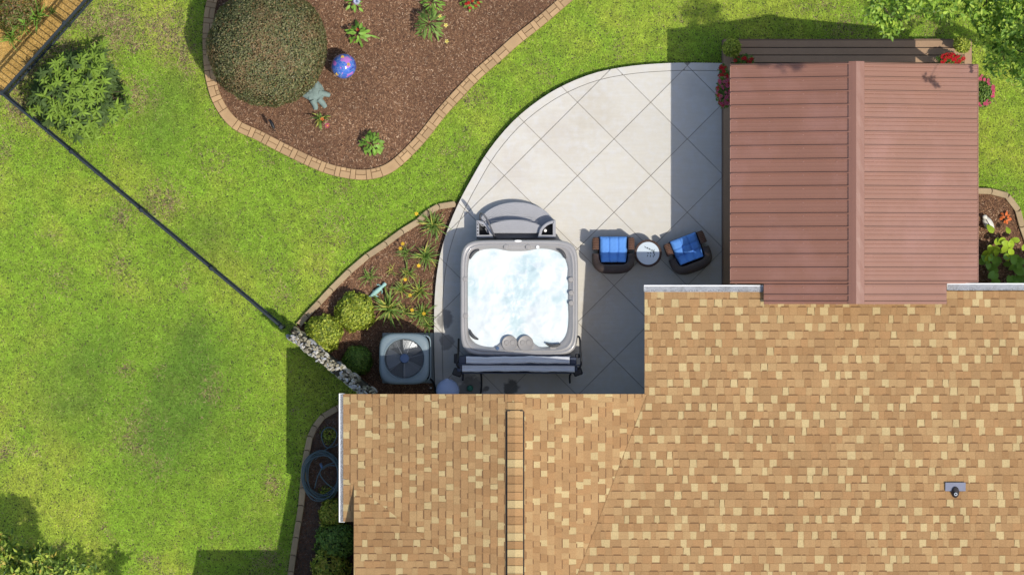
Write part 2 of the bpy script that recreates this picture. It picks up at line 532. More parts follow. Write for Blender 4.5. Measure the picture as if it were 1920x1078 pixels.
# ------------------------------------------------------------------ ground, beds, patio
LAWN_Z = 0.0
tag(link('lawn', MB().add([(-200, -200, 0), (200, -200, 0), (200, 200, 0), (-200, 200, 0)], [(0, 1, 2, 3)]).mesh('lawn', M['far_grass'])), kind='structure')
tag(link('lawn', MB().add([(-10.95, -6.45, .004), (10.95, -6.45, .004), (10.95, 6.45, .004), (-10.95, 6.45, .004)], [(0, 1, 2, 3)]).mesh('lawn', M['soil_lawn'])), kind='structure')

PATIO_Z = 0.17
patio_curve = spline([(1358, 119, 0), (1300, 118, 0), (1250, 119, 0), (1185, 124, 0), (1120, 136, 0), (1062, 158, 0), (1012, 187, 0), (962, 228, 0), (918, 280, 0), (886, 332, 0),
                      (858, 385, 0), (836, 440, 0), (822, 495, 0), (815, 560, 0), (814, 640, 0), (816, 730, 0), (818, 790, 0)], 3)
patio_px = [(v.x, v.y) for v in patio_curve] + [(1368, 790), (1368, 119)]
patio_xy = [(PX(x, PATIO_Z), PY(y, PATIO_Z)) for x, y in patio_px]
if area(patio_xy) < 0: patio_xy = patio_xy[::-1]

isl = spline([(440, -75, 0), (412, -40, 0), (396, 10, 0), (390, 60, 0), (391, 110, 0), (396, 150, 0), (410, 193, 0), (440, 232, 0), (486, 255, 0), (540, 283, 0), (600, 311, 0), (640, 323, 0), (682, 328, 0),
              (718, 321, 0), (747, 303, 0), (788, 262, 0), (826, 214, 0), (860, 176, 0), (896, 139, 0), (932, 108, 0), (968, 76, 0), (1010, 43, 0), (1050, 9, 0), (1085, -22, 0), (1120, -60, 0)], 8)
isl_poly = [(v.x, v.y) for v in isl]
bed2_edge = [(852, 383), (821, 388), (802, 399), (783, 416.5), (753, 435), (722, 458), (688, 481), (654, 510), (620, 544), (597, 569), (574, 593), (559, 611)]
bed2_poly = bed2_edge + [(545, 622), (692, 745), (700, 790), (840, 790), (835, 560), (850, 430), (868, 375)]
bed3_edge = [(640, 762), (630, 766), (605, 781), (590, 801), (581.5, 820), (576, 846), (571, 876), (568, 916), (565, 949), (560, 979), (555, 1009), (550, 1042), (546, 1073), (541, 1105), (537, 1135)]
bed3_poly = bed3_edge + [(760, 1135), (760, 762)]
bed4_edge = [(1826, 358), (1856, 359), (1887, 367), (1907, 393), (1915, 423), (1925, 452), (1933, 482), (1936, 540)]
bed4_poly = bed4_edge + [(1936, 640), (1700, 640), (1700, 358)]
strw_poly = [(172, -8), (92, 82), (2, 180), (-120, 318), (-260, 318), (-260, -90), (240, -90)]

def sheet(name, poly_px, z, m, thick=0.0):
    poly = [(PX(x), PY(y)) for x, y in poly_px]
    if area(poly) < 0: poly = poly[::-1]
    return tag(link(name, MB().add([(x, y, z) for x, y in poly], [list(range(len(poly)))]).mesh(name, m)), kind='structure')
sheet('mulch_bed', isl_poly, 0.03, M['mulch']); sheet('mulch_bed', bed2_poly, 0.03, M['mulch'])
sheet('soil_bed', bed3_poly, 0.03, M['mulch']); sheet('soil_bed', bed4_poly, 0.03, M['mulch'])
sheet('straw_ground', strw_poly, 0.012, M['straw'])

# patio: a base at the depth of the saw cuts, and every cut panel a slab of its own
patio = MB().prism(patio_xy, -0.05, PATIO_Z - 0.02).build('patio', M['joint'], kind='structure')
D2 = 68.5
joint = 1.0
def diamond(i, j):
    cx, cy = 1151 + 137 * i + 68.5 * j, 193 + 68.5 * (j + 1)
    return cx, cy
inner = offset_poly([(PX(x), PY(y)) for x, y in patio_px] if area([(PX(x), PY(y)) for x, y in patio_px]) > 0 else [(PX(x), PY(y)) for x, y in patio_px][::-1], -0.165)
outer_c = patio_xy
g = 0.0052          # half width of a saw cut
def prism_merge(polys):
    bm = bmesh.new()
    for poly in polys:
        try: bm.faces.new([bm.verts.new((x, y, PATIO_Z - 0.06)) for x, y in poly])
        except ValueError: pass
    bmesh.ops.remove_doubles(bm, verts=bm.verts, dist=0.0006)
    bmesh.ops.dissolve_limit(bm, angle_limit=0.01, verts=bm.verts, edges=bm.edges)
    r = bmesh.ops.extrude_face_region(bm, geom=bm.faces[:])
    bmesh.ops.translate(bm, verts=[e for e in r['geom'] if isinstance(e, bmesh.types.BMVert)], vec=(0, 0, 0.06))
    bmesh.ops.recalc_face_normals(bm, faces=bm.faces)
    me = bpy.data.meshes.new('slab'); bm.to_mesh(me); bm.free()
    me.materials.append(M['concrete'])
    return me
ring_out = offset_poly(outer_c, 0.0)
ring_in = offset_poly(inner, 2 * g)
for i in range(-6, 6):
    for j in range(-4, 12):
        cx, cy = 1151 + 137 * i + 68.5 * (j % 2), 193 + 68.5 * j
        X, Y = PX(cx), PY(cy)
        h = D2 / SC - g * 1.414
        dia = [(X + h, Y), (X, Y + h), (X - h, Y), (X, Y - h)]
        hp = []
        for k in range(4):
            a, b2 = dia[k], dia[(k + 1) % 4]
            nx, ny = -(b2[1] - a[1]), (b2[0] - a[0])
            hp.append((nx, ny, -(nx * a[0] + ny * a[1])))
        def clipd(poly):
            for q in hp:
                if len(poly) < 3: return []
                poly = clip_half(poly, *q)
            return poly if len(poly) >= 3 and abs(area(poly)) > 0.0008 else []
        q = clipd(inner)
        if q:
            link('slab', prism_merge([q]), patio)
        ring = []
        n = len(ring_out)
        for k in range(n):
            k2 = (k + 1) % n
            w = clipd([ring_out[k], ring_out[k2], ring_in[k2], ring_in[k]])
            if w: ring.append(w)
        if ring and sum(abs(area(w)) for w in ring) > 0.004:
            link('slab', prism_merge(ring), patio)

# ------------------------------------------------------------------ brick edging round the island bed
edging = thing('brick_edging', 'curved tan brick edging that borders the large mulched island bed', 'edging', (PX(390), PY(110), 0))
cl = resample([P(v.x, v.y, 0) for v in isl], 0.02)
W = 0.098
def frame_at(s):
    i = max(0, min(len(cl) - 2, int(s / 0.02)))
    t = (cl[min(i + 2, len(cl) - 1)] - cl[max(i - 1, 0)]).normalized()
    return cl[i] + (cl[i + 1] - cl[i]) * (s / 0.02 - i), Vector((-t.y, t.x, 0))
def ebrick(s0, s1, t0, t1, z):
    lo, hi = [], []
    k = max(2, int((s1 - s0) / 0.06) + 1)
    for a in range(k):
        s = s0 + (s1 - s0) * a / (k - 1)
        p, n = frame_at(s)
        lo.append((p + n * t0).to_tuple()[:2]); hi.append((p + n * t1).to_tuple()[:2])
    return MB().prism(lo + hi[::-1], -0.01, z, inset=0.006)
L = 0.02 * (len(cl) - 2)
s = 0.05; jg = 0.0045; base_l, base_r = [], []
ss = 0.0
while ss < L:
    p, n = frame_at(ss)
    base_l.append((p + n * (W + .004)).to_tuple()[:2]); base_r.append((p - n * (W + .004)).to_tuple()[:2]); ss += 0.1
mb = MB()
for k in range(len(base_l) - 1):
    a, b, c, d = base_l[k], base_l[k + 1], base_r[k + 1], base_r[k]
    mb.add([(*a, .065), (*b, .065), (*c, .065), (*d, .065), (*a, 0), (*b, 0), (*c, 0), (*d, 0)], [(3, 2, 1, 0), (0, 1, 5, 4), (2, 3, 7, 6)])
mb.build('mortar_bed', M['brick_bed'], edging)
kk = 0
while s < L - 0.5:
    plain = kk % 11 == 10
    for (a, b, t0, t1) in ([(0, .36, -W, W)] if plain else [(0, .105, -W, W), (.105, .315, -W, .0), (.105, .315, 0, W)] if kk % 2 else [(0, .10, -W, W), (.10, .30, -W, .03), (.10, .21, .03, W), (.21, .30, .03, W)]):
        ebrick(s + a + jg, s + b - jg, t0 + (jg if t0 > -W else 0), t1 - (jg if t1 < W else 0), 0.085 + random.uniform(-.003, .004)).build('brick', M['brick'], edging)
    s += .36 if plain else .315 if kk % 2 else .30
    kk += 1

def block_edging(pts, label, width=0.118, height=0.12):
    t = thing('block_edging', label, 'edging', (PX(pts[0][0]), PY(pts[0][1]), 0))
    for a, b in zip(pts, pts[1:]):
        A, B = P(*a), P(*b)
        d = (B - A); Ln = d.length; d.normalize(); n = Vector((-d.y, d.x, 0))
        w = width / 2
        poly = [A - n * w + d * .004]
        poly.append(B - n * w - d * .006)
        for k in range(1, 6):                       # the rounded nose
            an = -math.pi / 2 + math.pi * k / 6
            poly.append(B - d * .006 + d * (math.cos(an) * w * .55) + n * math.sin(an) * w)
        poly.append(B + n * w - d * .006)
        poly.append(A + n * w + d * .004)
        for k in range(1, 6):                       # the hollow that takes the next nose
            an = math.pi / 2 - math.pi * k / 6
            poly.append(A + d * .004 + d * (math.cos(an) * w * .55) + n * math.sin(an) * w)
        MB().prism([(p.x, p.y) for p in poly], -0.01, height + random.uniform(-.006, .006), inset=0.010).build('block', M['block'], t)
    return t
block_edging(bed2_edge[::-1], 'row of pale tan concrete edging blocks along the daylily bed beside the patio')
block_edging(bed3_edge[::-1], 'shaded concrete edging blocks curving past the coiled hose beside the house')
block_edging(bed4_edge, 'short curve of tan edging blocks around the bed right of the pavilion')

# ------------------------------------------------------------------ the house
house = thing('house', 'house with a tan and cream shingle roof, white gutters and a gabled wing', 'house', (PX(1300), PY(950), 0))
zA1 = lambda x, y: 2.58 + .31 * (x - 640) / 96
zA2 = lambda x, y: 3.63 - .31 * (x - 966) / 96
zB = lambda x, y: 2.59 + .12 * (y - 545) / 96
zC = lambda x, y: 2.65 + .40 * (y - 905) / 96
valx = lambda y: 966 + (99.8 - .12 * (y - 545)) / .31       # A2 meets B
dia_y = lambda x: 905 + (.31 * (x - 640) - 6.7) / .40       # A1 meets C

def slab(poly_px, zf, top=-0.006, thick=0.14):
    v = [P(x, y, zf(x, y) + top) for x, y in poly_px]
    w = [p - Vector((0, 0, thick)) for p in v]
    n = len(v)
    mb = MB()
    mb.add(v + w, [list(range(n)), list(range(n, 2 * n))[::-1]] + [[i, i + n, (i + 1) % n + n, (i + 1) % n] for i in range(n)])
    return mb
yb = 1330
slab([(642, 739), (966, 739), (966, 1170), (955, dia_y(955)), (664, dia_y(664)), (664, 977), (642, 977)], zA1).build('roof', M['roof_deck'], house)
slab([(966, 739), (1212, 739), (valx(900), 900), (valx(1100), 1100), (valx(1330), 1330), (966, 1330)], zA2).build('roof', M['roof_deck'], house)
slab([(1209, 545), (2300, 545), (2300, 1700), (1050, 1700), (valx(1330), 1330), (valx(1000), 1000), (1212, 740)], zB).build('roof', M['roof_deck'], house)
slab([(663, 906), (680, dia_y(680) + 1), (955, dia_y(955) + 1), (955, 1190), (663, 1190)], zC).build('roof', M['roof_deck'], house)
# the wing that reaches out to the left below the frame: its eave shadow lies on the lawn
zD = lambda x, y: 2.60 + .40 * (y - 1128) / 96
slab([(463, 1128), (665, 1128), (665, 1300), (463, 1300)], zD).build('roof', M['roof_deck'], house)
slab([(463, 1300), (955, 1300), (955, 1500), (463, 1500)], lambda x, y: zD(x, 2600 - y)).build('roof', M['roof_deck'], house)
slab([(663, 1190), (955, 1190), (955, 1300), (663, 1300)], lambda x, y: 3.84).build('roof', M['roof_deck'], house)
def wallbox(x0, y0, x1, y1, z1, z0=0.0):
    a, b = P(x0, y1, 0), P(x1, y0, 0)
    MB().box(((a.x + b.x) / 2, (a.y + b.y) / 2, (z0 + z1) / 2), (b.x - a.x, b.y - a.y, z1 - z0)).build('wall', M['wall'], house)
wallbox(680, 768, 1215, 1290, 2.42)
wallbox(1245, 585, 2200, 1690, 2.44)
wallbox(700, 940, 1240, 1480, 2.3)
wallbox(500, 1165, 695, 1470, 2.3)
# gable wall under the small cross wing, and a gable infill over the main gable
MB().add([P(672, 945, 2.5), P(672, 1190, 2.5), P(672, 1190, 3.7), P(672, 945, 2.72)], [(0, 1, 2, 3), (3, 2, 1, 0)]).build('gable_wall', M['wall'], house)
MB().add([P(690, 768, 2.4), P(1205, 768, 2.4), P(1205, 768, 2.7), P(966, 768, 3.45), P(690, 768, 2.6)], [(0, 1, 2, 3, 4)]).build('gable_wall', M['wall'], house)

# shingles: every tab its own piece; the largest 300 in view as objects, the rest joined
shingles = []     # (visible area, verts, faces, material)
def add_tab(quad, zf, up, v0, exp, t, mi, clips, band=False):
    poly = quad
    for c in clips:
        if len(poly) < 3: return
        poly = clip_half(poly, *c)
    if len(poly) < 3 or abs(area(poly)) < 6: return
    top, bot = [], []
    for (x, y) in poly:
        v = (x if up[0] else y) * (up[0] + up[1])
        sfrac = max(0, min(1, (v - v0) / exp))
        z = zf(x, y)
        top.append(P(x, y, z + 0.004 + t * (1 - .85 * sfrac)))
        bot.append(P(x, y, z - 0.003))
    if (top[1] - top[0]).cross(top[2] - top[1]).z < 0:
        top.reverse(); bot.reverse()
    n = len(top)
    fs = [list(range(n))] + [[i, i + n, (i + 1) % n + n, (i + 1) % n] for i in range(n)]
    xs = [p[0] for p in poly]; ys = [p[1] for p in poly]
    vis = min(xs) < 1920 and max(ys) > 0 and min(ys) < 1078
    shingles.append((abs(area(poly)) if vis else 0.1, top + bot, fs, mi))

def pick():
    r = random.random()
    if r < 0.27: return random.choice((6, 6, 7))
    if r < 0.38: return 5
    return random.choice((0, 0, 1, 1, 2, 3, 4))
def courses(u0, u1, v0, v1, exp, horiz, sgn, zf, clips, wmin=9, wmax=22, cream=True):
    """horiz: courses run along x; sgn: direction of rising v"""
    v = v0; row = 0; last = []
    while (v - v1) * sgn < 0:
        prev = 0; crm = []; u = u0 + random.uniform(-14, 0); thick = random.random() < .5
        while u < u1:
            w = random.uniform(wmin, wmax)
            mi = pick()
            if mi >= 6 and prev >= 6: mi = random.choice((0, 1, 2, 3))
            if mi >= 6 and any(p0 < u + 12 and p1 > u + 1 for p0, p1 in last) and random.random() < .8: mi = random.choice((0, 1, 2, 4))
            prev = mi
            if mi >= 6: w = min(w, random.uniform(10.5, 15.5)); tk = 0.010
            else: tk = 0.0135 if thick else 0.0095
            sk = random.uniform(-1.2, 1.2) if mi >= 6 else 0
            a, b = u + .12, u + w - .12
            va, vb = v, v + sgn * exp
            if horiz: q = [(a + sk, va), (b - sk, va), (b, vb + sgn * .6), (a, vb + sgn * .6)]
            else: q = [(va, a + sk), (va, b - sk), (vb + sgn * .6, b), (vb + sgn * .6, a)]
            up = (0, sgn) if horiz else (sgn, 0)
            jit = random.uniform(0, .6) * sgn
            add_tab(q, zf, up, va * sgn, exp, tk + random.uniform(-.002, .003), mi, clips)
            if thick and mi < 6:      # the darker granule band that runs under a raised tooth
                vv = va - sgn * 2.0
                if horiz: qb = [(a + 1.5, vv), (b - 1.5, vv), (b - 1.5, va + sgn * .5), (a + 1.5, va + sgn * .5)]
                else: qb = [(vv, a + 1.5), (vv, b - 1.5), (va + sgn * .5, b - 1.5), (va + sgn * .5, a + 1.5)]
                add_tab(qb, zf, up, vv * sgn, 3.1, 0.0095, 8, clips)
            if mi >= 6: crm.append((u, u + w))
            u += w; thick = not thick if random.random() < .85 else thick
        v += sgn * exp; row += 1; last = crm
cD = .31 / .40
courses(736, 1125, 643.5, 966, 13.8, False, 1, zA1, [(1, 0, -643.5), (0, 1, -738.5), (cD, -1, 905 - (.31 * 640 + 6.7) / .4), (-1, 0, 964)])
courses(880, 990, 643.5, 664, 13.8, False, 1, zA1, [(1, 0, -643.5), (-cD, 1, -(905 - (.31 * 640 + 6.7) / .4)), (-1, 0, 663), (0, -1, 977.5)])
vk = -.12 / .31
v_c = 966 + (99.8 + .12 * 545) / .31
courses(736, 1125, 1230, 966, 13.6, False, -1, zA2, [(1, 0, -967), (0, 1, -738.5), (-1, vk, v_c)])
def courses_B():
    # left of the pavilion strip, under it, and the open field; the strip itself carries no tabs above y=568
    base = [(1, 0, -1208.6), (0, 1, -545.5)]
    st = random.getstate()
    courses(1200, 1436, 546, 576, 15.0, True, 1, zB, base + [(-1, 0, 1433)])
    courses(1772, 1980, 546, 576, 15.0, True, 1, zB, base + [(1, 0, -1775)])
    courses(1425, 1785, 561, 576, 15.0, True, 1, zB, base + [(1, 0, -1433.3), (-1, 0, 1774.7)])
    courses(1196, 1980, 576, 741, 15.0, True, 1, zB, base)
    courses(1070, 1980, 741, 1125, 15.0, True, 1, zB, [(1, -vk, -v_c - 0.6)])
courses_B()
courses(655, 965, 905, 1130, 13.3, True, 1, zC, [(1, 0, -663.5), (-cD, 1, -(905 - (.31 * 640 + 6.7) / .4)), (0, 1, -905)])
order = sorted(range(len(shingles)), key=lambda i: -(shingles[i][0] if shingles[i][3] != 8 else 0))
big = set(order[:300])
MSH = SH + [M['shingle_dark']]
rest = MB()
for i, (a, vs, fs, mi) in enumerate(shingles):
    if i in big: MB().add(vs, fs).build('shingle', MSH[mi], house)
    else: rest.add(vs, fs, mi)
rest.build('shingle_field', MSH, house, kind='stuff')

# ridge vent with cap shingles on the gable
y = 739
k = 0
while y < 1130:
    flush = y < 769
    e = 15.3
    z0 = 3.635 if flush else 3.662
    hw = 14.6
    y2 = y + e
    mb = MB()
    top = []
    for (yy, dz) in ((y, 0.030), (y2 + 1.5, 0.002)):
        for xx in (966 - hw, 966 - 6, 966, 966 + 6, 966 + hw):
            zz = z0 + dz - .31 * abs(xx - 966) / 96 * .9
            top.append(P(xx, yy, zz))
    low = [p - Vector((0, 0, .012)) for p in top]
    fs = []
    for c in range(4):
        fs += [(c, 5 + c, 6 + c, c + 1), (10 + c, 11 + c, 16 + c, 15 + c)]
    fs += [(0, 10, 15, 5), (4, 9, 19, 14)] + [(c, c + 1, 11 + c, 10 + c) for c in range(4)] + [(5 + c, 15 + c, 16 + c, 6 + c) for c in range(4)]
    mb.add(top + low, fs)
    mb.build('ridge_shingle', SH[random.choice((0, 1, 2, 3, 4, 5, 5, 0, 2, 7, 6))], house)
    y = y2; k += 1
mb = MB()
for sx in (-1, 1):
    x0, x1 = 966 + sx * 14.4, 966 + sx * (17.6 if sx < 0 else 17.2)
    zz = lambda x: 3.622 - .31 * abs(x - 966) / 96
    q = [P(x0, 770, zz(x0) + .045), P(x1, 771.5, zz(x1) + .045), P(x1, 1135, zz(x1) + .045), P(x0, 1135, zz(x0) + .045)]
    lo = [p - Vector((0, 0, .06)) for p in q]
    mb.add(q + lo, [(0, 1, 2, 3), (3, 2, 1, 0), (0, 4, 5, 1), (1, 5, 6, 2), (2, 6, 7, 3), (3, 7, 4, 0)])
mb.box(P(966, 770, 3.64), (.31, .012, .05))
mb.build('ridge_vent', M['vent_edge'], house)

# gutters: a white trough with a perforated guard
def gutter(a, b, z, w, inward):
    A, B = P(*a, z), P(*b, z)
    d = (B - A).normalized(); n = Vector(inward)
    mb = MB()
    L_ = (B - A).length
    prof = [(0, 0), (0.0, .012), (.022, .014), (.026, .004), (w, .004), (w, -.10), (.02, -.10), (0, -.03)]
    loops = []
    for p in (A, B):
        loops.append([p + n * u + Vector((0, 0, v)) for u, v in prof])
    mb.loft(loops, cap_top=True, cap_bot=True)
    g_ = mb.build('gutter', M['white'], house)
    mb = MB()
    q = [A + n * .024 + d * .01 + Vector((0, 0, .009)), B + n * .024 - d * .01 + Vector((0, 0, .009)), B + n * (w + .01) - d * .01 + Vector((0, 0, .016)), A + n * (w + .01) + d * .01 + Vector((0, 0, .016))]
    lo = [p - Vector((0, 0, .004)) for p in q]
    mb.add(q + lo, [(0, 1, 2, 3), (3, 2, 1, 0), (4, 7, 6, 5), (0, 4, 5, 1), (1, 5, 6, 2), (2, 6, 7, 3), (3, 7, 4, 0)])
    mb.build('gutter_guard', M['guard'], g_)
gutter((635.5, 978.5), (635.5, 737.5), 2.585, .115, (1, 0, 0))
gutter((1207.5, 534.5), (1431, 534.5), 2.60, .12, (0, -1, 0))
gutter((1776, 531.0), (1990, 531.0), 2.60, .125, (0, -1, 0))

# vent pipe with its flashing
vp = MB()
zz = zB(1791, 918)
pp = P(1791, 912, zz)
vp.box((pp.x, pp.y, pp.z + .045), (.385, .165, .012), bev=.005)
vent = vp.build('vent_pipe', M['fan'], house)
vent.data.materials[0] = mat('lead_flashing', (0.17, 0.18, 0.235), 0.5, 0.15, 8)
mb = MB()
c = P(1791, 922, zz)
mb.loft([[(c.x + .075 * math.cos(a) , c.y + .11 * math.sin(a) - .0, c.z + .03) for a in [2 * math.pi * k / 20 for k in range(20)]],
         [(c.x + .066 * math.cos(a), c.y + .10 * math.sin(a), c.z + .09) for a in [2 * math.pi * k / 20 for k in range(20)]],
         [(c.x + .045 * math.cos(a), c.y - .02 + .05 * math.sin(a), c.z + .13) for a in [2 * math.pi * k / 20 for k in range(20)]]], cap_top=True)
mb.build('collar', M['vent_edge'], vent, smooth=True)
c2 = P(1792, 926, zz + .17)
MB().lathe([(.030, -.15), (.030, .02), (.017, .02), (.017, -.10)], 16, c2).build('pipe', mat('pvc_pipe', (.45, .48, .5), .5), vent, smooth=True)

# ------------------------------------------------------------------ pavilion with a ribbed steel roof over a wooden deck
pav = thing('pavilion', 'covered deck pavilion under a ribbed red brown metal gable roof', 'pavilion', (PX(1600), PY(330), 0))
YT = -(121 - 539) * (1 - 2.53 / CAM_H) / SC          # front edge in metres
xl, xr, xc = PX(1370, 2.53), PX(1833.5, 2.53), PX(1605, 3.35)
zsl = (3.35 - 2.53) / (xc - xl); zsr = (3.35 - 2.53) / (xr - xc)
def strip(side, ya, yb_, x_out):
    """one roof sheet between ya and yb_ (metres, ya > yb_): pan, minor ribs and the major rib on its upper edge"""
    w = ya - yb_
    prof = []
    def rib(c, hw, hgt, fl): prof.extend([(c - hw - fl, 0), (c - hw, hgt), (c + hw, hgt), (c + hw + fl, 0)])
    prof.append((0, 0))
    if w > .06: rib(.030, .009, .042, .006)
    if w > .2:
        mh = .0065 if side > 0 else .0025; rib(w * .40, .008, mh, .012); rib(w * .70, .008, mh, .012)
    prof.append((w - .0005, 0))
    x_in = xc - .10 if side < 0 else xc + .13
    xs = (x_out, x_in)
    mb = MB(); loops = []
    for x in xs:
        zb = 3.35 - (zsl if side < 0 else zsr) * abs(x - xc)
        loops.append([(x, ya - u, zb + h_) for u, h_ in prof] + [(x, ya - u, zb - .005) for u in (w - .0005, 0)])
    n = len(loops[0])
    vs = loops[0] + loops[1]
    fs = [[j, (j + 1) % n, n + (j + 1) % n, n + j] for j in range(n)] + [list(range(n))[::-1], list(range(n, 2 * n))]
    mb.add(vs, fs)
    return mb
pit = 25.4 / 96 * (1 - 2.9 / CAM_H)
yy = YT; k = 0
YE = PY(531.5, 2.55)
rows = []
while yy > PY(568, 2.9):
    nx = max(yy - (pit if k != 0 else pit * 0.98), PY(570, 2.9))
    if k == 17: nx = yy - pit * .48
    if yy > YE > nx:
        rows.append((yy, YE)); rows.append((YE, nx))
    else: rows.append((yy, nx))
    yy = nx; k += 1
for side in (-1, 1):
    for (a, b) in rows:
        short = b < YE - .001
        if side < 0: xo = PX(1432, 2.75) if short else xl
        else: xo = PX(1775, 2.75) if short else xr
        if a - b > .004: 
            o = strip(side, a, b, xo).build('roof_panel', M['metal_roof'], pav)
            o.data.update()
for o in list(pav.children):
    bm = bmesh.new(); bm.from_mesh(o.data); bmesh.ops.recalc_face_normals(bm, faces=bm.faces); bm.to_mesh(o.data); bm.free()
# ridge cap
mb = MB()
yb2 = PY(570, 3.3)
for (xa, xb, za, zb) in ((xc - .135, xc, 3.35 - .135 * zsl + .034, 3.35 + .045), (xc, xc + .155, 3.35 + .045, 3.35 + .045 - .155 * .24)):
    segs = 22
    for q in range(segs):
        y0 = YT + .015 - (YT + .015 - yb2) * q / segs; y1 = YT + .015 - (YT + .015 - yb2) * (q + 1) / segs
        w0 = .002 * math.sin(q * 1.7) if xb > xc else 0; w1 = .002 * math.sin((q + 1) * 1.7) if xb > xc else 0
        mb.add([(xa, y0, za), (xb, y0, zb), (xb, y1, zb), (xa, y1, za), ((xa + xb) / 2, y0, (za + zb) / 2 + .003 + w0), ((xa + xb) / 2, y1, (za + zb) / 2 + .003 + w1)], [(0, 3, 5, 4), (4, 5, 2, 1)])
    xe = xa if xb == xc else xb
    mb.box((xe, (YT + yb2) / 2, (za if xb == xc else zb) - .012), (.006, YT - yb2, .026))
mb.build('ridge_cap', M['metal_cap'], pav)
mb = MB()
for side in (-1, 1):
    for (a, b) in rows:
        for q in range(4):
            x = xc + side * (.35 + q * .62)
            if abs(x - xc) > 2.3 or (b < YE - .06 and abs(x - xc) > 1.6): continue
            z = 3.35 - (zsl if side < 0 else zsr) * abs(x - xc)
            mb.lathe([(.011, 0), (.009, .006), (.0, .007)], 6, (x, a - .075, z + .001), closed=False)
mb.build('roof_screw', mat('screw_head', (.32, .17, .14), .4), pav, kind='stuff')
mb = MB()      # eave trims and gable trims
mb.box((xl - .006, (YT + YE) / 2, 2.515), (.012, YT - YE, .05)); mb.box((xr + .006, (YT + YE) / 2, 2.515), (.012, YT - YE, .05))
mb.build('eave_trim', M['metal_roof'], pav)
ridge = []
for (xa, xb) in ((xl, xc), (xc, xr)):
    za, zb = (2.53, 3.35) if xb == xc else (3.35, 2.53)
    MB().add([(xa, YT + .004, za - .01), (xb, YT + .004, zb - .01), (xb, YT + .004, zb - .16), (xa, YT + .004, za - .16), (xa, YT - .03, za - .01), (xb, YT - .03, zb - .01), (xb, YT - .03, zb - .16), (xa, YT - .03, za - .16)],
             [(0, 1, 2, 3), (7, 6, 5, 4), (4, 5, 1, 0), (3, 2, 6, 7), (0, 3, 7, 4), (1, 5, 6, 2)]).build('gable_board', M['deck_trim'], pav)
dz = 0.24
for x in (xl + .22, xr - .22):
    for y in (YT - .2, (YT + YE) / 2, YE + .25):
        MB().box((x, y, (dz + 2.36) / 2), (.11, .11, 2.36 - dz)).build('post', M['deck_trim'], pav)
    MB().box((x, (YT + YE) / 2, 2.45), (.09, YT - YE - .1, .17)).build('beam', M['deck_trim'], pav)
MB().box((xc, YT - .2, 2.45), (xr - xl - .6, .08, .16)).build('beam', M['deck_trim'], pav)

deck = thing('wooden_deck', 'brown board deck showing past the red metal pavilion roof', 'deck', (PX(1590), PY(300), 0))
dx0, dx1, dy0, dy1 = PX(1356.5, dz), PX(1822, dz), PY(560, dz), PY(75.5, dz)
MB().box(((dx0 + dx1) / 2, (dy0 + dy1) / 2, .1), (dx1 - dx0 - .04, dy1 - dy0 - .04, .2)).build('frame', M['pot_dark'], deck)
MB().box((dx0 + .072, (dy0 + dy1) / 2, dz - .0175), (.144, dy1 - dy0, .035), bev=.004).build('border_board', M['deck'], deck)
MB().box((dx1 - .072, (dy0 + dy1) / 2, dz - .0175), (.144, dy1 - dy0, .035), bev=.004).build('border_board', M['deck'], deck)
y = dy1; bw = .1475
while y - bw > dy0:
    MB().box(((dx0 + dx1) / 2, y - bw / 2, dz - .0175), (dx1 - dx0 - .30, bw - .016, .035), bev=.004).build('deck_board', M['deck'], deck)
    y -= bw
MB().box(((dx0 + dx1) / 2, dy1 + .012, .1), (dx1 - dx0, .02, .2)).build('skirt_board', M['deck_trim'], deck)
MB().box((dx0 - .012, (dy0 + dy1) / 2, .1), (.02, dy1 - dy0, .2)).build('skirt_board', M['deck_trim'], deck)
# ------------------------------------------------------------------ hot tub
TZ = 1.0
tc = P(973.5, 558.5, TZ)
tub = thing('hot_tub', 'square grey hot tub full of foaming pale water on the patio', 'hot tub', (tc.x, tc.y, PATIO_Z))
NT = 128
def supel(a, b, e, th):
    c, s_ = math.cos(th), math.sin(th)
    r = (abs(c / a) ** e + abs(s_ / b) ** e) ** (-1 / e)
    return r * c, r * s_
hx, hy = 110.5 / 96 * .988, 108.5 / 96 * .988
ths = [2 * math.pi * (k + .5) / NT for k in range(NT)]
def ring(inset, z, e=7.5):
    return [(tc.x + x, tc.y + y, z) for x, y in (supel(hx - inset, hy - inset, e, t) for t in ths)]
def waterline(grow=0.0):
    out = []
    for t in ths:
        x, y = supel(94 / 96 + grow, 91 / 96 + grow, 5.0, t)
        deg = math.degrees(t) % 360
        d = 0.0
        def dent(c, w, k):
            a = abs((deg - c + 180) % 360 - 180)
            return k * math.exp(-(a / w) ** 4)
        d += dent(90, 20, .055) + dent(258, 9.5, .17) + dent(281, 9.5, .17) + dent(270, 20, .06) + dent(180, 14, .02) + dent(0, 14, .012) + dent(200, 5, .03) + dent(22, 6, .02) + dent(158, 6, .03)
        r = math.hypot(x, y); q = (r - d) / r
        out.append((tc.x - .035 + x * q, tc.y - .0 + y * q))
    return out
MB().loft([ring(.035, PATIO_Z + .005), ring(.035, TZ - .12)], cap_bot=True).build('cabinet', M['cabinet'], tub)
wl = waterline(.012)
wl2 = waterline(-.10)
MB().loft([ring(.03, TZ - .125), ring(.0, TZ - .12), ring(.0, TZ - .03), ring(.012, TZ - .008), ring(.035, TZ), ring(.060, TZ + .002), ring(.068, TZ - .012), ring(.078, TZ - .012), ring(.086, TZ + .004), ring(.105, TZ + .002), ring(.118, TZ - .022), ring(.145, TZ - .030, 6.5),
           [(x, y, TZ - .045) for x, y in waterline(.03)], [(x, y, TZ - .07) for x, y in wl], [(x, y, TZ - .35) for x, y in wl2]]).build('rim', M['shell'], tub, smooth='all')
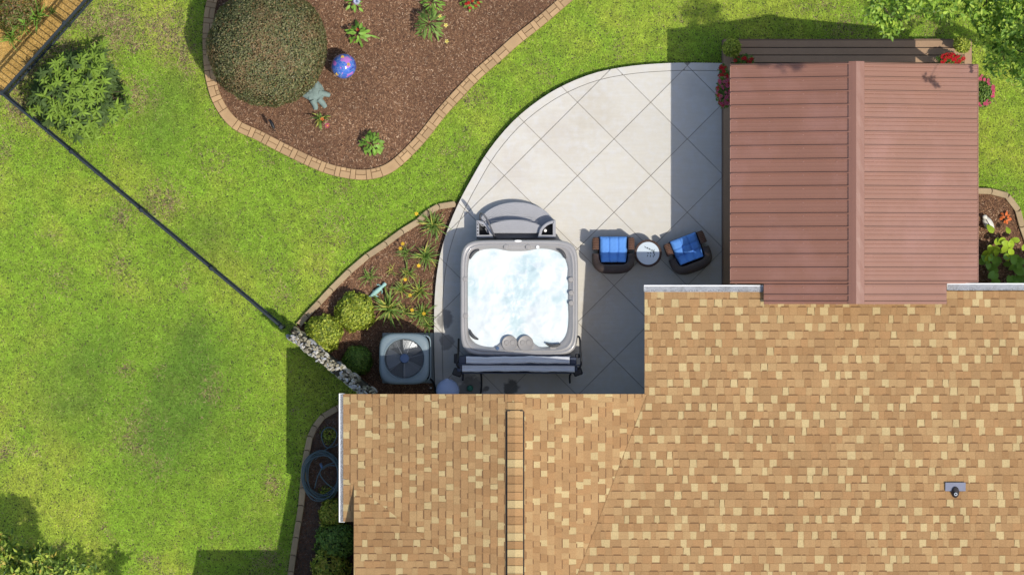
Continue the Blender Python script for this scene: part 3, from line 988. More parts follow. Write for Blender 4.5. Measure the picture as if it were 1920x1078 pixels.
# water: boiling surface
def water_mat():
    m, t, b, out = nodes_of('foaming_water')
    p = pos(t)
    f1 = noise_node(t, p, 1.5, 5, 0.55, 1.6); f2 = noise_node(t, p, 5.0, 6, 0.62, 1.2)
    v = t.nodes.new('ShaderNodeTexVoronoi'); v.inputs['Scale'].default_value = 26; t.links.new(p, v.inputs['Vector'])
    f = math_node(t, 'ADD', math_node(t, 'MULTIPLY', f1, 0.80), math_node(t, 'MULTIPLY', f2, 0.28))
    at = t.nodes.new('ShaderNodeAttribute'); at.attribute_name = 'tint'
    f = math_node(t, 'ADD', at.outputs['Fac'], math_node(t, 'MULTIPLY_ADD', f2, 1.0, -.5))
    c = mixc(t, (0.47, 0.585, 0.605), (0.645, 0.695, 0.706), ramp(t, f, 0.04, 0.68))
    c = mixc(t, c, (0.69, 0.72, 0.725), math_node(t, 'MULTIPLY', ramp(t, f2, .5, .7), .8))
    t.links.new(c, b.inputs['Base Color'])
    b.inputs['Roughness'].default_value = 0.35; b.inputs['Specular IOR Level'].default_value = 0.35
    bn = t.nodes.new('ShaderNodeBump'); bn.inputs['Strength'].default_value = 0.22; bn.inputs['Distance'].default_value = 0.02
    t.links.new(noise_node(t, p, 14, 6, 0.65), bn.inputs['Height']); t.links.new(bn.outputs[0], b.inputs['Normal'])
    return m
wl3 = waterline(.02)
RR = 44
vs, fs = [], []
cx, cy = tc.x - .035, tc.y
fr = np.linspace(0.02, 1, RR)
xs = np.array([[cx + (x - cx) * q for x, y in wl3] for q in fr]); ys = np.array([[cy + (y - cy) * q for x, y in wl3] for q in fr])
hh = (fbm(xs * 4 + 30, ys * 4 + 30, 5) - .5) * .055
for (ux, uy, am) in ((-.5, .5, .035), (.45, .5, .035), (-.5, -.45, .04), (.5, -.45, .04)):
    dd = np.hypot(xs - cx - ux, ys - cy - uy); hh = hh + am * np.exp(-(dd / .28) ** 2) * (.6 + .8 * fbm(xs * 11, ys * 11, 3))
zs = TZ - .085 + hh * np.minimum(1, (1.02 - fr[:, None]) * 6)
mb = MB()
mb.loft([[(xs[i, j], ys[i, j], zs[i, j]) for j in range(NT)] for i in range(RR)][::-1], cap_top=True)
mb.f = [f[::-1] for f in mb.f]
foam = .30 + (fbm(xs * 2.2 + 11, ys * 2.2 + 5, 5) - .5) * 1.5 + (fbm(xs * 8 + 1, ys * 8 + 5, 4) - .5) * .7
for (px_, py_, r_, k_) in ((915, 505, .42, .75), (1030, 510, .40, .75), (915, 600, .42, .7), (1030, 600, .40, .75), (972, 470, .12, .3), (990, 492, .20, -.75), (972, 545, .17, -.6), (884, 530, .14, -.55), (925, 478, .12, -.4), (1000, 570, .12, -.3), (1050, 470, .1, -.3), (968, 610, .10, -.4)):
    q = P(px_, py_, TZ)
    foam = foam + k_ * np.exp(-(((xs - q.x) ** 2 + (ys - q.y) ** 2) / r_ ** 2))
foam = np.clip(foam, 0, 1)[::-1].reshape(-1, 1)
wtr = mb.build('water', water_mat(), tub, smooth='all')
fc = np.ones((RR * NT, 4), np.float32); fc[:, :3] = foam
wtr.data.color_attributes.new('tint', 'FLOAT_COLOR', 'POINT').data.foreach_set('color', fc.ravel())
def tub_pad(px, py, ang, ln, wd):
    c = P(px, py, TZ - .03)
    T = Matrix.Translation(c) @ Matrix.Rotation(math.radians(ang), 4, 'Z')
    pts = []
    n = 9
    for i in range(n):
        u = -1 + 2 * i / (n - 1)
        pts.append(T @ Vector((u * ln / 2, (1 - u * u) * wd * .7, .012)))
    MB().tube(pts, [wd * .28 + wd * .35 * (1 - abs(-1 + 2 * i / (n - 1)) ** 2) for i in range(n)], 10).build('headrest', M['pillow'], tub, smooth='all')
for a in ((890, 477, 45, .25, .055), (1052, 476, -48, .25, .055), (889, 627, 132, .25, .055), (1037, 644, 178, .28, .055)): tub_pad(*a)
def knob(px, py, r=.052, name='knob', z=TZ - .022):
    MB().lathe([(r, -.03), (r, .022), (r * .86, .034), (0, .036)], 20, P(px, py, z), closed=False).build(name, M['lid_grey'], tub, smooth=True)
for a in ((949, 463), (990, 463), (872.5, 523), (873, 592), (1070.5, 524), (1071, 549), (1071, 568)): knob(*a)
for (px, py) in ((955.5, 643.5), (985.5, 643.5)):
    c = P(px, py, TZ - .03)
    lid = MB().lathe([(.152, -.08), (.152, .030), (.144, .040), (.132, .033), (0, .036)], 32, c, closed=False).build('filter_lid', M['lid_grey'], tub, smooth=True)
    for dx in (-.055, .06):
        MB().lathe([(.052, .034), (.052, .043), (.044, .046), (.040, .038), (0, .038)], 20, (c.x + dx, c.y + .012, c.z), closed=False).build('dial', M['lid_grey'], lid, smooth=True)
c = P(971.5, 452, TZ)
MB().loft([[(c.x + .072 * math.cos(a), c.y + .020 * math.sin(a), c.z + z) for a in [2 * math.pi * k / 20 for k in range(20)]] for z in (0, .012)], cap_top=True).build('badge', M['white'], tub)
for (px, py, mt) in ((1008, 463.5, M['white']), (933, 653, M['hub'])):
    MB().lathe([(.034, -.02), (.034, .02), (.024, .024), (.020, .014), (0, .014)], 18, P(px, py, TZ - .02), closed=False).build('jet', mt, tub, smooth=True)
MB().box(P(1005, 653, TZ - .028) + Vector((.33, 0, 0)), (.12, .06, .012), bev=.005).build('control_panel', M['lid_grey'], tub)

# folded cover that stands on edge behind the tub, on its lifter
cov = thing('folded_spa_cover', 'folded pale grey vinyl spa cover standing on edge between hot tub and house', 'spa cover', (PX(970), PY(684), PATIO_Z))
def panel(x0, x1, yc, hw, z1, ph):
    nx, prof = 40, []
    for k in range(11):
        a = math.pi * k / 10
        prof.append((hw * math.cos(a), .018 * math.sin(a)))
    prof = [(hw, -.92)] + prof + [(-hw, -.92)]
    loops = []
    for i in range(nx + 1):
        x = x0 + (x1 - x0) * i / nx
        wv = 1.1 * math.sin(i * .55 + ph) + .7 * math.sin(i * 1.3 + 2 * ph)
        c = P(x, yc + .6 * math.sin(i * .17 + ph), z1)
        gl = []
        for q, (u, v) in enumerate(prof):
            groove = -.012 * math.exp(-((u - .004 * wv) / .010) ** 2) if 0 < q < 12 else 0
            gl.append((c.x, c.y + u + (.004 * wv if abs(u) > hw * .8 else 0), c.z + v + groove))
        loops.append(gl)
    return MB().loft(loops, cap_top=True, cap_bot=True)
panel(874, 1068, 675, .068, 1.12, .4).build('foam_panel', M['vinyl'], cov, smooth=True)
panel(866.5, 1077.5, 690, .068, 1.11, 1.9).build('foam_panel', M['vinyl'], cov, smooth=True)
mb = MB()
mb.box(P(971, 682.4, .64) , (2.19, .028, .90)); mb.box(P(971, 698.6, .62), (2.14, .022, .88)); mb.box(P(970, 666.8, .62), (2.06, .022, .90))
mb.build('skirt', M['vinyl_dark'], cov)
for (x0, x1, y0, y1) in ((860, 873.5, 668, 682), (857, 866, 684, 697), (1068.5, 1081, 670, 683), (1078, 1083, 686, 696)):
    a, b = P(x0, y1, 1.1), P(x1, y0, 1.1)
    MB().box(((a.x + b.x) / 2, (a.y + b.y) / 2, .66), (b.x - a.x, b.y - a.y, .9), bev=.012).build('end_flap', M['vinyl_dark'], cov)
lift = thing('cover_lifter', 'black tubular cover lifter arms bracketed to both rear corners of the hot tub', 'cover lifter', (PX(970), PY(690), PATIO_Z))
for sx, pts in ((-1, [(860, 636, .45), (859.5, 655, .8), (859, 668, 1.12), (857, 684, 1.14), (867, 697, 1.0), (867.5, 712, .7)]), (1, [(1080, 631, .8), (1086.5, 633, 1.05), (1088, 655, 1.12), (1088.5, 686, 1.12), (1070, 700, .95), (1068.5, 717, .6)])):
    MB().tube(spline([P(*p) for p in pts], 5), .020, 8).build('arm', M['black'], lift, smooth='all')
    cx_ = 857.5 if sx < 0 else 1083
    c = P(cx_, 698 if sx < 0 else 697, 1.02)
    T = Matrix.Translation(c) @ Matrix.Rotation(.35 * sx, 4, 'Z')
    MB().box(c, (.18, .15, .13), bev=.02, M=T).build('bracket', M['black'], lift)
    c = P(856 if sx < 0 else 1083, 672 if sx < 0 else 667, .98)
    MB().box(c, (.10, .19 if sx < 0 else .08, .14), bev=.015).build('bracket', M['black'], lift)
MB().tube([P(858, 683, 1.13), P(1088, 684.5, 1.13)], .014, 8).build('cross_bar', M['vinyl_dark'], lift)

# half round steps with handrail
st = thing('spa_steps', 'grey plastic half round two tier steps against the hot tub', 'steps', (PX(968), PY(425), PATIO_Z))
def arc(cx, cy, rx, ry, a0, a1, n, z):
    return [P(cx + rx * math.cos(math.radians(a0 + (a1 - a0) * k / n)), cy - ry * math.sin(math.radians(a0 + (a1 - a0) * k / n)), z) for k in range(n + 1)]
z1, z2 = PATIO_Z + .22, PATIO_Z + .46
lowp = arc(968, 430, 74, 51, 0, 180, 36, z1) + [P(894, 447, z1), P(1042, 447, z1)]
MB().prism([(p.x, p.y) for p in lowp], PATIO_Z, z1, inset=.012).build('lower_step', M['steps'], st)
upp = arc(964, 436, 58, 24, 18, 162, 24, z2) + [P(914, 437.5, z2), P(1013, 437.5, z2)]
MB().prism([(p.x, p.y) for p in upp], PATIO_Z, z2, inset=.012).build('upper_step', M['steps'], st)
mb = MB()
for k in range(7):      # raised grip ribs
    q = .96 - k * .06
    pts = arc(968, 430, 74 * q - 3, 51 * q - 1.5, 24 + k * 2.2, 156 - k * 2.2, 24, z1 + .002)
    mb.tube([p for p in pts if True], .0028, 4)
for k in range(6):
    pts = [P(920 + k * 1.2 + (1009 - 920 - 2.4 * k) * i / 20, 415.5 + 3.4 * k - (3.2 * math.sin(math.pi * i / 20)), z2 + .002) for i in range(21)]
    mb.tube(pts, .0028, 4)
mb.build('grip_ribs', M['steps'], st)
z3 = PATIO_Z + .56
for sx in (-1, 1):
    xo, xi = (1042, 1008) if sx > 0 else (893, 925)
    o = []
    for k in range(9):
        a = math.radians(90 * k / 8)
        o.append((xi + (xo - xi) * math.sin(a) * .97 + 0, 445 - 34 * (1 - (1 - math.cos(a)) ** 1.0) if False else 445 - 36 * math.cos(a * .0) * (1 - (1 - k / 8) ** 2) ** .5))
    # outer cheek: a quarter ellipse from the tub edge round to the outside wall
    pl = [P(xi, 446, z3)] + [P(xi + (xo - xi) * (k / 8), 446 - 33 * math.sqrt(max(0, 1 - (1 - k / 8) ** 2)), z3) for k in range(1, 9)] + [P(xo, 446, z3)]
    if sx > 0:
        inn = [(x0 - sx * 0, y0) for x0, y0 in []]
    wall_t = .055
    poly = [(p.x, p.y) for p in pl]
    ip = offset_poly(poly if area(poly) > 0 else poly[::-1], -wall_t)
    op = poly if area(poly) > 0 else poly[::-1]
    n = len(op)
    mb = MB()
    vs = [(x, y, PATIO_Z) for x, y in op] + [(x, y, z3 - .01) for x, y in op] + [(x + (ix - x) * .25, y + (iy - y) * .25, z3) for (x, y), (ix, iy) in zip(op, ip)] + [(x, y, z3) for x, y in ip] + [(x, y, z1 + .02) for x, y in ip]
    fs = []
    for r_ in range(4):
        for i in range(n):
            j = (i + 1) % n
            fs.append([r_ * n + i, r_ * n + j, (r_ + 1) * n + j, (r_ + 1) * n + i])
    mb.add(vs, fs)
    ck = mb.build('side_planter', M['steps'], st)
    MB().add([(x, y, z1 + .03) for x, y in ip], [list(range(n))]).build('pocket', M['black'], ck)
    if sx > 0:
        MB().lathe([(.028, -.1), (.030, .0), (.022, .006), (0, .006)], 16, P(1022.5, 432.5, z1 + .20), closed=False).build('light', M['white'], st, smooth=True)
    else:
        MB().lathe([(.05, -.1), (.062, .0), (.045, .01), (.04, -.05), (0, -.05)], 18, P(906, 419, z1 + .2), closed=False).build('cup_holder', M['steps'], st, smooth=True)
mb = MB()
for k in range(5): mb.box(P(895.8, 421 + k * 6.2, z3 + .002), (.022, .022, .006))
mb.build('peg_hole', M['black'], st)
hr = thing('handrail', 'dark grey looped metal handrail beside the spa steps', 'handrail', (PX(905), PY(420), PATIO_Z))
MB().tube(spline([P(929, 446, .62), P(924, 436, .86), P(915, 415, 1.0), P(908, 404, 1.07), P(902.5, 400.5, 1.04), P(900, 404, .86), P(901, 414, .55), P(902, 420, .25)], 6), .018, 10).build('tube', M['rail'], hr, smooth='all')

# ------------------------------------------------------------------ air conditioner
AZ = .98
ac_c = P(758, 672.5, AZ)
ac = thing('air_conditioner', 'grey air conditioner unit with round fan grille beside the patio', 'air conditioner', (ac_c.x, ac_c.y, 0))
pb = P(763, 672, .1)
MB().box((PX(766), PY(671), .05), (1.02, .98, .10), bev=.01).build('pad', M['pad'], ac)
def rsq(hx_, hy_, e, z, n=64):
    return [(ac_c.x + x, ac_c.y + y, z) for x, y in (supel(hx_, hy_, e, 2 * math.pi * (k + .5) / n) for k in range(n))]
def circ(r, z, n=64, c=ac_c):
    return [(c.x + r * math.cos(2 * math.pi * (k + .5) / n), c.y + r * math.sin(2 * math.pi * (k + .5) / n), z) for k in range(n)]
mb = MB()
bx = Vector((.045, .005, 0))
body = [[(p[0] + bx.x, p[1] + bx.y, p[2]) for p in rsq(.45, .44, 8, z)] for z in (.10, AZ - .11)]
mb.loft(body, cap_bot=True)
mb.build('body', M['ac_dark'], ac)
mb = MB()
for k in range(14):
    z = .15 + k * .052
    mb.loft([[(p[0] + bx.x, p[1] + bx.y, p[2]) for p in rsq(h_, h_ - .01, 8, z + dz_)] for h_, dz_ in ((.452, 0), (.468, .012), (.468, .018), (.452, .026))])
mb.build('louvre', M['ac'], ac)
MB().loft([rsq(.478, .485, 4.3, AZ - .12), rsq(.486, .494, 4.3, AZ - .05), rsq(.465, .473, 4.2, AZ - .012), rsq(.44, .447, 4.0, AZ), rsq(.415, .42, 2.7, AZ + .002), circ(.40, AZ + .002), circ(.392, AZ + .012), circ(.384, AZ + .004), circ(.378, AZ - .06), circ(.37, AZ - .30)]).build('top_cover', M['ac'], ac, smooth='all')
MB().add(circ(.37, AZ - .30), [list(range(64))]).build('fan_well', M['ac_dark'], ac)
for k in range(3):
    mb = MB(); vs, fs = [], []
    a0 = math.radians(20 + 120 * k)
    for i in range(7):
        r = .08 + .28 * i / 6
        for j in range(5):
            a = a0 + math.radians(78 - 10 * (i / 6)) * (j / 4) + .12 * i / 6
            vs.append((ac_c.x + r * math.cos(a), ac_c.y + r * math.sin(a), AZ - .20 + .09 * (j / 4 - .5)))
    for i in range(6):
        for j in range(4): fs.append([i * 5 + j, (i + 1) * 5 + j, (i + 1) * 5 + j + 1, i * 5 + j + 1])
    mb.add(vs, fs).build('fan_blade', M['fan'], ac, smooth='all')
MB().lathe([(.09, -.10), (.095, .0), (.085, .02), (0, .025)], 24, (ac_c.x + .005, ac_c.y + .01, AZ - .02), closed=False).build('hub', M['hub'], ac, smooth=True)
mb = MB()
for k in range(15):
    r = .105 + k * .0188
    mb.tube([(ac_c.x + r * math.cos(2 * math.pi * q / 40), ac_c.y + r * math.sin(2 * math.pi * q / 40), AZ + .004 + .02 * (1 - r / .38)) for q in range(40)], .0028, 4, closed=True)
for k in range(7):
    a = math.radians(14 + 360 / 7 * k)
    mb.tube([(ac_c.x + r * math.cos(a), ac_c.y + r * math.sin(a), AZ + .010 + .02 * (1 - r / .38)) for r in (.09, .24, .388)], .005, 6)
mb.build('grille', M['fan'], ac)
MB().tube(spline([P(801, 708, .35), P(806, 710, .36), P(812, 716, .3), P(816, 728, .2), P(818, 745, .2)], 6), .022, 8).build('pipe', M['black'], ac, smooth='all')
MB().box(P(808, 727, .24), (.035, .03, .03), bev=.006).build('valve', M['white'], ac)

# small things by the wall
b_ = thing('water_jug', 'white plastic drum, coloured blue as if by the sky, with domed lid half under the roof edge', 'drum', (PX(839.5), PY(733), PATIO_Z))
cb = P(839.5, 732.5, .62)
MB().lathe([(.19, PATIO_Z - .62), (.215, -.30), (.222, -.10), (.215, -.06)], 32, cb).build('body', M['bin'], b_, smooth=True)
MB().lathe([(.228, -.075), (.226, -.045), (.19, .0), (.11, .03), (0, .045)], 32, cb, closed=False).build('lid', M['bin'], b_, smooth=True)
MB().box(cb + Vector((-.01, .215, -.03)), (.075, .05, .03), bev=.008).build('handle', M['bin'], b_)
gc = thing('valve_cover', 'small green plastic cap standing on the wet stained patio corner', 'cap', (PX(881.5), PY(728), PATIO_Z))
MB().lathe([(.062, 0), (.062, .05), (.05, .075), (0, .08)], 20, P(881.5, 727.5, PATIO_Z), closed=False).build('cap', M['green_cap'], gc, smooth=True)
cbl = tag(link('drain_hose', MB().tube(spline([P(899, 690, .25), P(902, 700, .2), P(903, 715, .19), P(902.5, 730, .19), P(899, 750, .19)], 6), .016, 8).mesh('drain_hose', M['black'], smooth='all')), 'thin black hose lying on patio from spa cover to the house wall', 'hose')

# ------------------------------------------------------------------ wicker chairs and table
def torus_strip(pts, w, h, n=10):
    """a rounded band swept along pts (local xyz of its crest)"""
    loops = []
    k = len(pts)
    for i, p in enumerate(pts):
        a, b = pts[max(0, i - 1)], pts[min(k - 1, i + 1)]
        t = (b - a); t.z = 0; t.normalize(); nrm = Vector((-t.y, t.x, 0))
        ww = w[i] if hasattr(w, '__len__') else w
        lp = []
        for j in range(n):
            an = math.pi * j / (n - 1)
            lp.append(p + nrm * (math.cos(an) * ww / 2) + Vector((0, 0, -ww * .35 + math.sin(an) * ww * .35)))
        lp.append(Vector((lp[-1].x, lp[-1].y, .06))); lp.append(Vector((lp[0].x, lp[0].y, .06)))
        loops.append(lp)
    return MB().loft(loops, cap_top=True, cap_bot=True)
def make_chair(tufts, seed):
    r = thing('wicker_chair', 'x', 'armchair', (0, 0, 0), 'wicker patio armchairs')
    hw, hd = .345, .30
    def zc(u): return .56 + .20 * (1 - abs(u) ** 2.2)
    pts = [];
    n = 44
    for i in range(n + 1):
        u = -1 + 2 * i / n
        # U path: left arm front -> back -> right arm front
        th = math.pi * (1.0 + (u + 1) / 2)
        x = hw * math.copysign(abs(math.cos(th)) ** .55, math.cos(th)); y = -.02 + hd * 1.0 * math.copysign(abs(math.sin(th)) ** .55, math.sin(th))
        pts.append(Vector((x, y, zc(u))))
    front_l = [Vector((-hw, .30 - .04 * k, .54 + .005 * k)) for k in range(7)]
    front_r = [Vector((hw, .06 + .04 * k, .57 - .005 * k)) for k in range(7)]
    back = torus_strip(pts, [.13 + .05 * (1 - abs(-1 + 2 * i / n)) for i in range(n + 1)], 0).build('backrest', M['wicker'], r, smooth=True)
    torus_strip(front_l, [.085, .115] + [.125] * 5, 0).build('arm', M['wicker_sunlit'], r, smooth=True)
    torus_strip(front_r, [.125] * 5 + [.115, .085], 0).build('arm', M['wicker_sunlit'], r, smooth=True)
    mb = MB()
    for sx in (-1, 1):
        for k in range(7): mb.box((sx * hw, .075 + k * .032 if sx < 0 else .075 + k * .032, .562), (.118, .010, .012), bev=.003)
    mb.build('arm_weave', M['weave'], r, kind='stuff')
    MB().box((0, .02, .20), (.60, .60, .24), bev=.03).build('seat', M['wicker'], r)
    for sx in (-1, 1):
        for sy in (-1, 1):
            MB().lathe([(.02, 0), (.025, .10)], 8, (sx * .28, sy * .24 + .02, 0)).build('leg', M['black'], r)
    # tufted cushion that runs up against the back
    nu, nv = 37, 33
    vs, fs = [], []
    rr = random.Random(seed)
    for j in range(nv):
        for i in range(nu):
            u, v = i / (nu - 1), j / (nv - 1)
            x = (u - .5) * .53; y = .315 - v * .50
            e = min(1, min(u, 1 - u, v, 1 - v) * 9)
            z = .43 + .055 * e ** .5
            if tufts == 1:
                for c in (.335, .665): z -= .040 * math.exp(-((u - c) / .022) ** 2)
                z += .018 * math.sin(v * 9 + u) * .4 + .0015 * math.sin(u * 40 + v * 30)
            else:
                for c in (.35, .66):
                    z -= .032 * math.exp(-((u - c) / .03) ** 2)
                    z -= .032 * math.exp(-((v - c) / .03) ** 2)
            rise = max(0, v - .72) / .28
            z += .16 * rise ** 1.5
            vs.append((x * (1 - .10 * rise), y, z))
    for j in range(nv - 1):
        for i in range(nu - 1): fs.append([j * nu + i, j * nu + i + 1, (j + 1) * nu + i + 1, (j + 1) * nu + i])
    b = len(vs)
    edge = [i for i in range(nu)] + [j * nu + nu - 1 for j in range(1, nv)] + [(nv - 1) * nu + i for i in range(nu - 2, -1, -1)] + [j * nu for j in range(nv - 2, 0, -1)]
    vs += [(vs[i][0], vs[i][1], .33) for i in edge]
    for q in range(len(edge)):
        q2 = (q + 1) % len(edge)
        fs.append([edge[q2], edge[q], b + q, b + q2])
    mb = MB().add(vs, fs); mb.f = [f[::-1] for f in mb.f]
    mb.build('cushion', M['cushion'], r, smooth='all')
    return r
c1 = make_chair(1, 3); c1['label'] = 'wicker armchair with blue channelled cushion, back to the house, beside the hot tub'
q = P(1150, 474, .55); c1.location = (q.x, q.y, PATIO_Z)
c2 = make_chair(2, 5); c2['label'] = 'wicker armchair with blue tufted cushion turned at an angle nearest the pavilion'
q = P(1290.5, 472.5, .55); c2.location = (q.x, q.y, PATIO_Z); c2.rotation_euler.z = math.radians(21)
tb = thing('side_table', 'round wicker drum table with pale leaf patterned top between the two chairs', 'side table', (PX(1215), PY(475), PATIO_Z))
tq = P(1215, 475, .6)
MB().lathe([(.20, PATIO_Z - .6 + .03), (.235, -.30), (.262, -.05), (.268, -.02), (.262, 0), (.225, .004), (.222, -.012)], 40, tq, closed=False).build('drum', M['wicker'], tb, smooth=True)
mb = MB()
for k in range(44):
    a = 2 * math.pi * k / 44
    mb.box((0, 0, 0), (.040, .022, .012), M=Matrix.Translation(tq + Vector((.244 * math.cos(a), .244 * math.sin(a), .003))) @ Matrix.Rotation(a, 4, 'Z'), bev=.004)
mb.build('rim_weave', M['wicker_sunlit'], tb)
top = MB().lathe([(.221, -.02), (.221, .003), (0, .004)], 48, tq, closed=False).build('tabletop', M['tabletop'], tb)
mb = MB()
def leafprint(x, y, a, L_, w):
    T = Matrix.Translation(tq + Vector((x, y, .0055))) @ Matrix.Rotation(math.radians(a), 4, 'Z')
    mb.add([T @ Vector(p) for p in ((0, 0, 0), (L_ * .4, w, 0), (L_, 0, 0), (L_ * .4, -w, 0))], [(0, 3, 2, 1)])
for k in range(4):
    x, y = -.04 + k * .042, .10 - k * .022
    leafprint(x, y, 125 - k * 8, .055, .011); leafprint(x, y, -10 - k * 6 + 20, .055, .011)
for k in range(3):
    leafprint(.02 + k * .045, -.005 - k * .006, 150 - k * 25, .05, .011); leafprint(.0 + k * .05, -.02 - k * .006, -110 + k * 12, .06, .010)
leafprint(.10, .03, 60, .06, .011); leafprint(.12, .0, -80, .06, .010)
mb.build('leaf_print', M['ink'], top)
for k in range(4):
    a = math.radians(-95 + 90 * k)
    MB().lathe([(.022, 0), (.028, .2), (.02, .4)], 8, (tq.x + .225 * math.cos(a), tq.y + .225 * math.sin(a), PATIO_Z)).build('leg', M['black'], tb)

# ------------------------------------------------------------------ fences
def fence(a, b, label, zt=1.0, posts=4):
    A, B = P(*a, 0), P(*b, 0)
    t = thing('picket_fence', label, 'fence', A)
    d = (B - A); Ln = d.length; d.normalize(); ang = math.atan2(d.y, d.x)
    R = Matrix.Rotation(ang, 4, 'Z')
    def bar(s0, s1, z, w, h, name, dz0=0):
        c = A + d * ((s0 + s1) / 2)
        mb = MB(); mb.box((0, 0, 0), (s1 - s0, w, h), M=Matrix.Translation((c.x, c.y, z)) @ R, bev=.004)
        return mb.build(name, M['fence'], t)
    for z in (.12, zt - .16, zt - .02): bar(0, Ln, z, .040, .036, 'rail')
    npk = int(Ln / .112)
    pk = MB().box((0, 0, (zt - .06) / 2), (.017, .017, zt - .06)).mesh('picket', M['fence'])
    for k in range(npk):
        p = A + d * ((k + .5) * Ln / npk)
        inst('picket', pk, t, Matrix.Translation((p.x, p.y, .05)) @ R)
    pm = MB().box((0, 0, (zt + .04) / 2), (.058, .058, zt + .04)).box((0, 0, zt + .05), (.072, .072, .025), bev=.008).mesh('post', M['fence'])
    for k in range(posts):
        p = A + d * (Ln * k / max(1, posts - 1))
        inst('post', pm, t, Matrix.Translation((p.x, p.y, 0)) @ R)
    return t
fence((15.5, 180.5), (533, 612), 'dark metal picket fence running diagonally across the lawn to the stone wall', zt=1.2, posts=5)
fence((15, 178), (246, -80), 'dark metal picket fence in the top corner beside the orange straw ground', posts=3)

# ------------------------------------------------------------------ stone wall
sw = thing('stone_wall', 'dry stacked wall of pale stones between the lawn and the round shrubs', 'wall', P(545, 625, 0))
WZ = 1.42
wa, wb_ = P(546, 626, WZ), P(698, 744, WZ)
d = (wb_ - wa); d.z = 0; Ln = d.length; d.normalize(); nrm = Vector((-d.y, d.x, 0))
ang = math.atan2(d.y, d.x)
MB().box((0, 0, 0), (Ln, .20, WZ - .04), M=Matrix.Translation(((wa.x + wb_.x) / 2, (wa.y + wb_.y) / 2, (WZ - .04) / 2)) @ Matrix.Rotation(ang, 4, 'Z')).build('core', M['mortar'], sw)
smesh = []
for k in range(10):
    mb = MB(); mb.ell((0, 0, 0), (.055, .032, .028), 8, 6, noise=.16)
    me = mb.mesh('stone', M['stone'][(0, 0, 1, 3, 0, 1, 2, 3, 2, 1)[k]]); smesh.append(me)
for k in range(250):
    u = random.random() * Ln; v = random.uniform(-.108, .108)
    p = wa + d * u + nrm * v
    far = v > .02
    me = smesh[random.choice((2, 5, 6, 8, 9)) if (far and random.random() < .75) else random.choice((0, 1, 3, 4, 7, 2, 5, 9))]
    s_ = random.uniform(.45, .88)
    zz = WZ + random.uniform(-.03, .05) - abs(v) * .35
    inst('stone', me, sw, TRS((p.x, p.y, zz), (random.uniform(-.5, .5), random.uniform(-.5, .5), ang + random.uniform(-.7, 1.7)), (s_, s_ * random.uniform(.7, 1.2), s_)))
for k in range(44):
    u = random.random() * Ln; sd = random.choice((-1, 1)); p = wa + d * u + nrm * sd * .10
    s_ = random.uniform(.9, 1.6)
    inst('stone', random.choice(smesh), sw, TRS((p.x, p.y, random.uniform(.05, WZ - .05)), (0, random.uniform(-.2, .2), ang), (s_ * 1.2, s_, s_)))
# ------------------------------------------------------------------ plants
def rot_to(n, roll):
    """arrays of normals -> (tangent, bitangent) rolled about the normal"""
    ref = np.where(np.abs(n[:, 2:3]) < .9, np.array([[0, 0, 1.0]]), np.array([[1.0, 0, 0]]))
    t = np.cross(ref, n); t /= np.linalg.norm(t, axis=1, keepdims=True)
    b = np.cross(n, t)
    c, s_ = np.cos(roll)[:, None], np.sin(roll)[:, None]
    return t * c + b * s_, b * c - t * s_

def leaf_cloud(name, p, n, L_, W_, col, m, org=Vector(), fold=.25):
    """one small folded leaf (4 triangles) at every point"""
    k = len(p)
    n = n / np.linalg.norm(n, axis=1, keepdims=True)
    t, b = rot_to(n, rng.random(k) * 2 * np.pi)
    L_ = L_[:, None] if hasattr(L_, '__len__') else L_; W_ = W_[:, None] if hasattr(W_, '__len__') else W_
    mid = p + t * L_ * .45
    v = np.stack([p, mid + b * W_ * .5 + n * W_ * fold, p + t * L_ - n * L_ * .12, mid - b * W_ * .5 + n * W_ * fold], 1).reshape(-1, 3)
    v = v - np.array(org)
    i = np.arange(k)[:, None] * 4
    f = np.concatenate([i + np.array([[0, 2, 1]]), i + np.array([[0, 3, 2]])], 0)
    return np_mesh(name, v, f, m, np.repeat(col, 4, 0))

def tints(k, cols, w, jit=.18):
    c = np.array(cols)[rng.choice(len(cols), k, p=np.array(w) / sum(w))]
    return c * (1 + (rng.random((k, 1)) - .5) * 2 * jit)

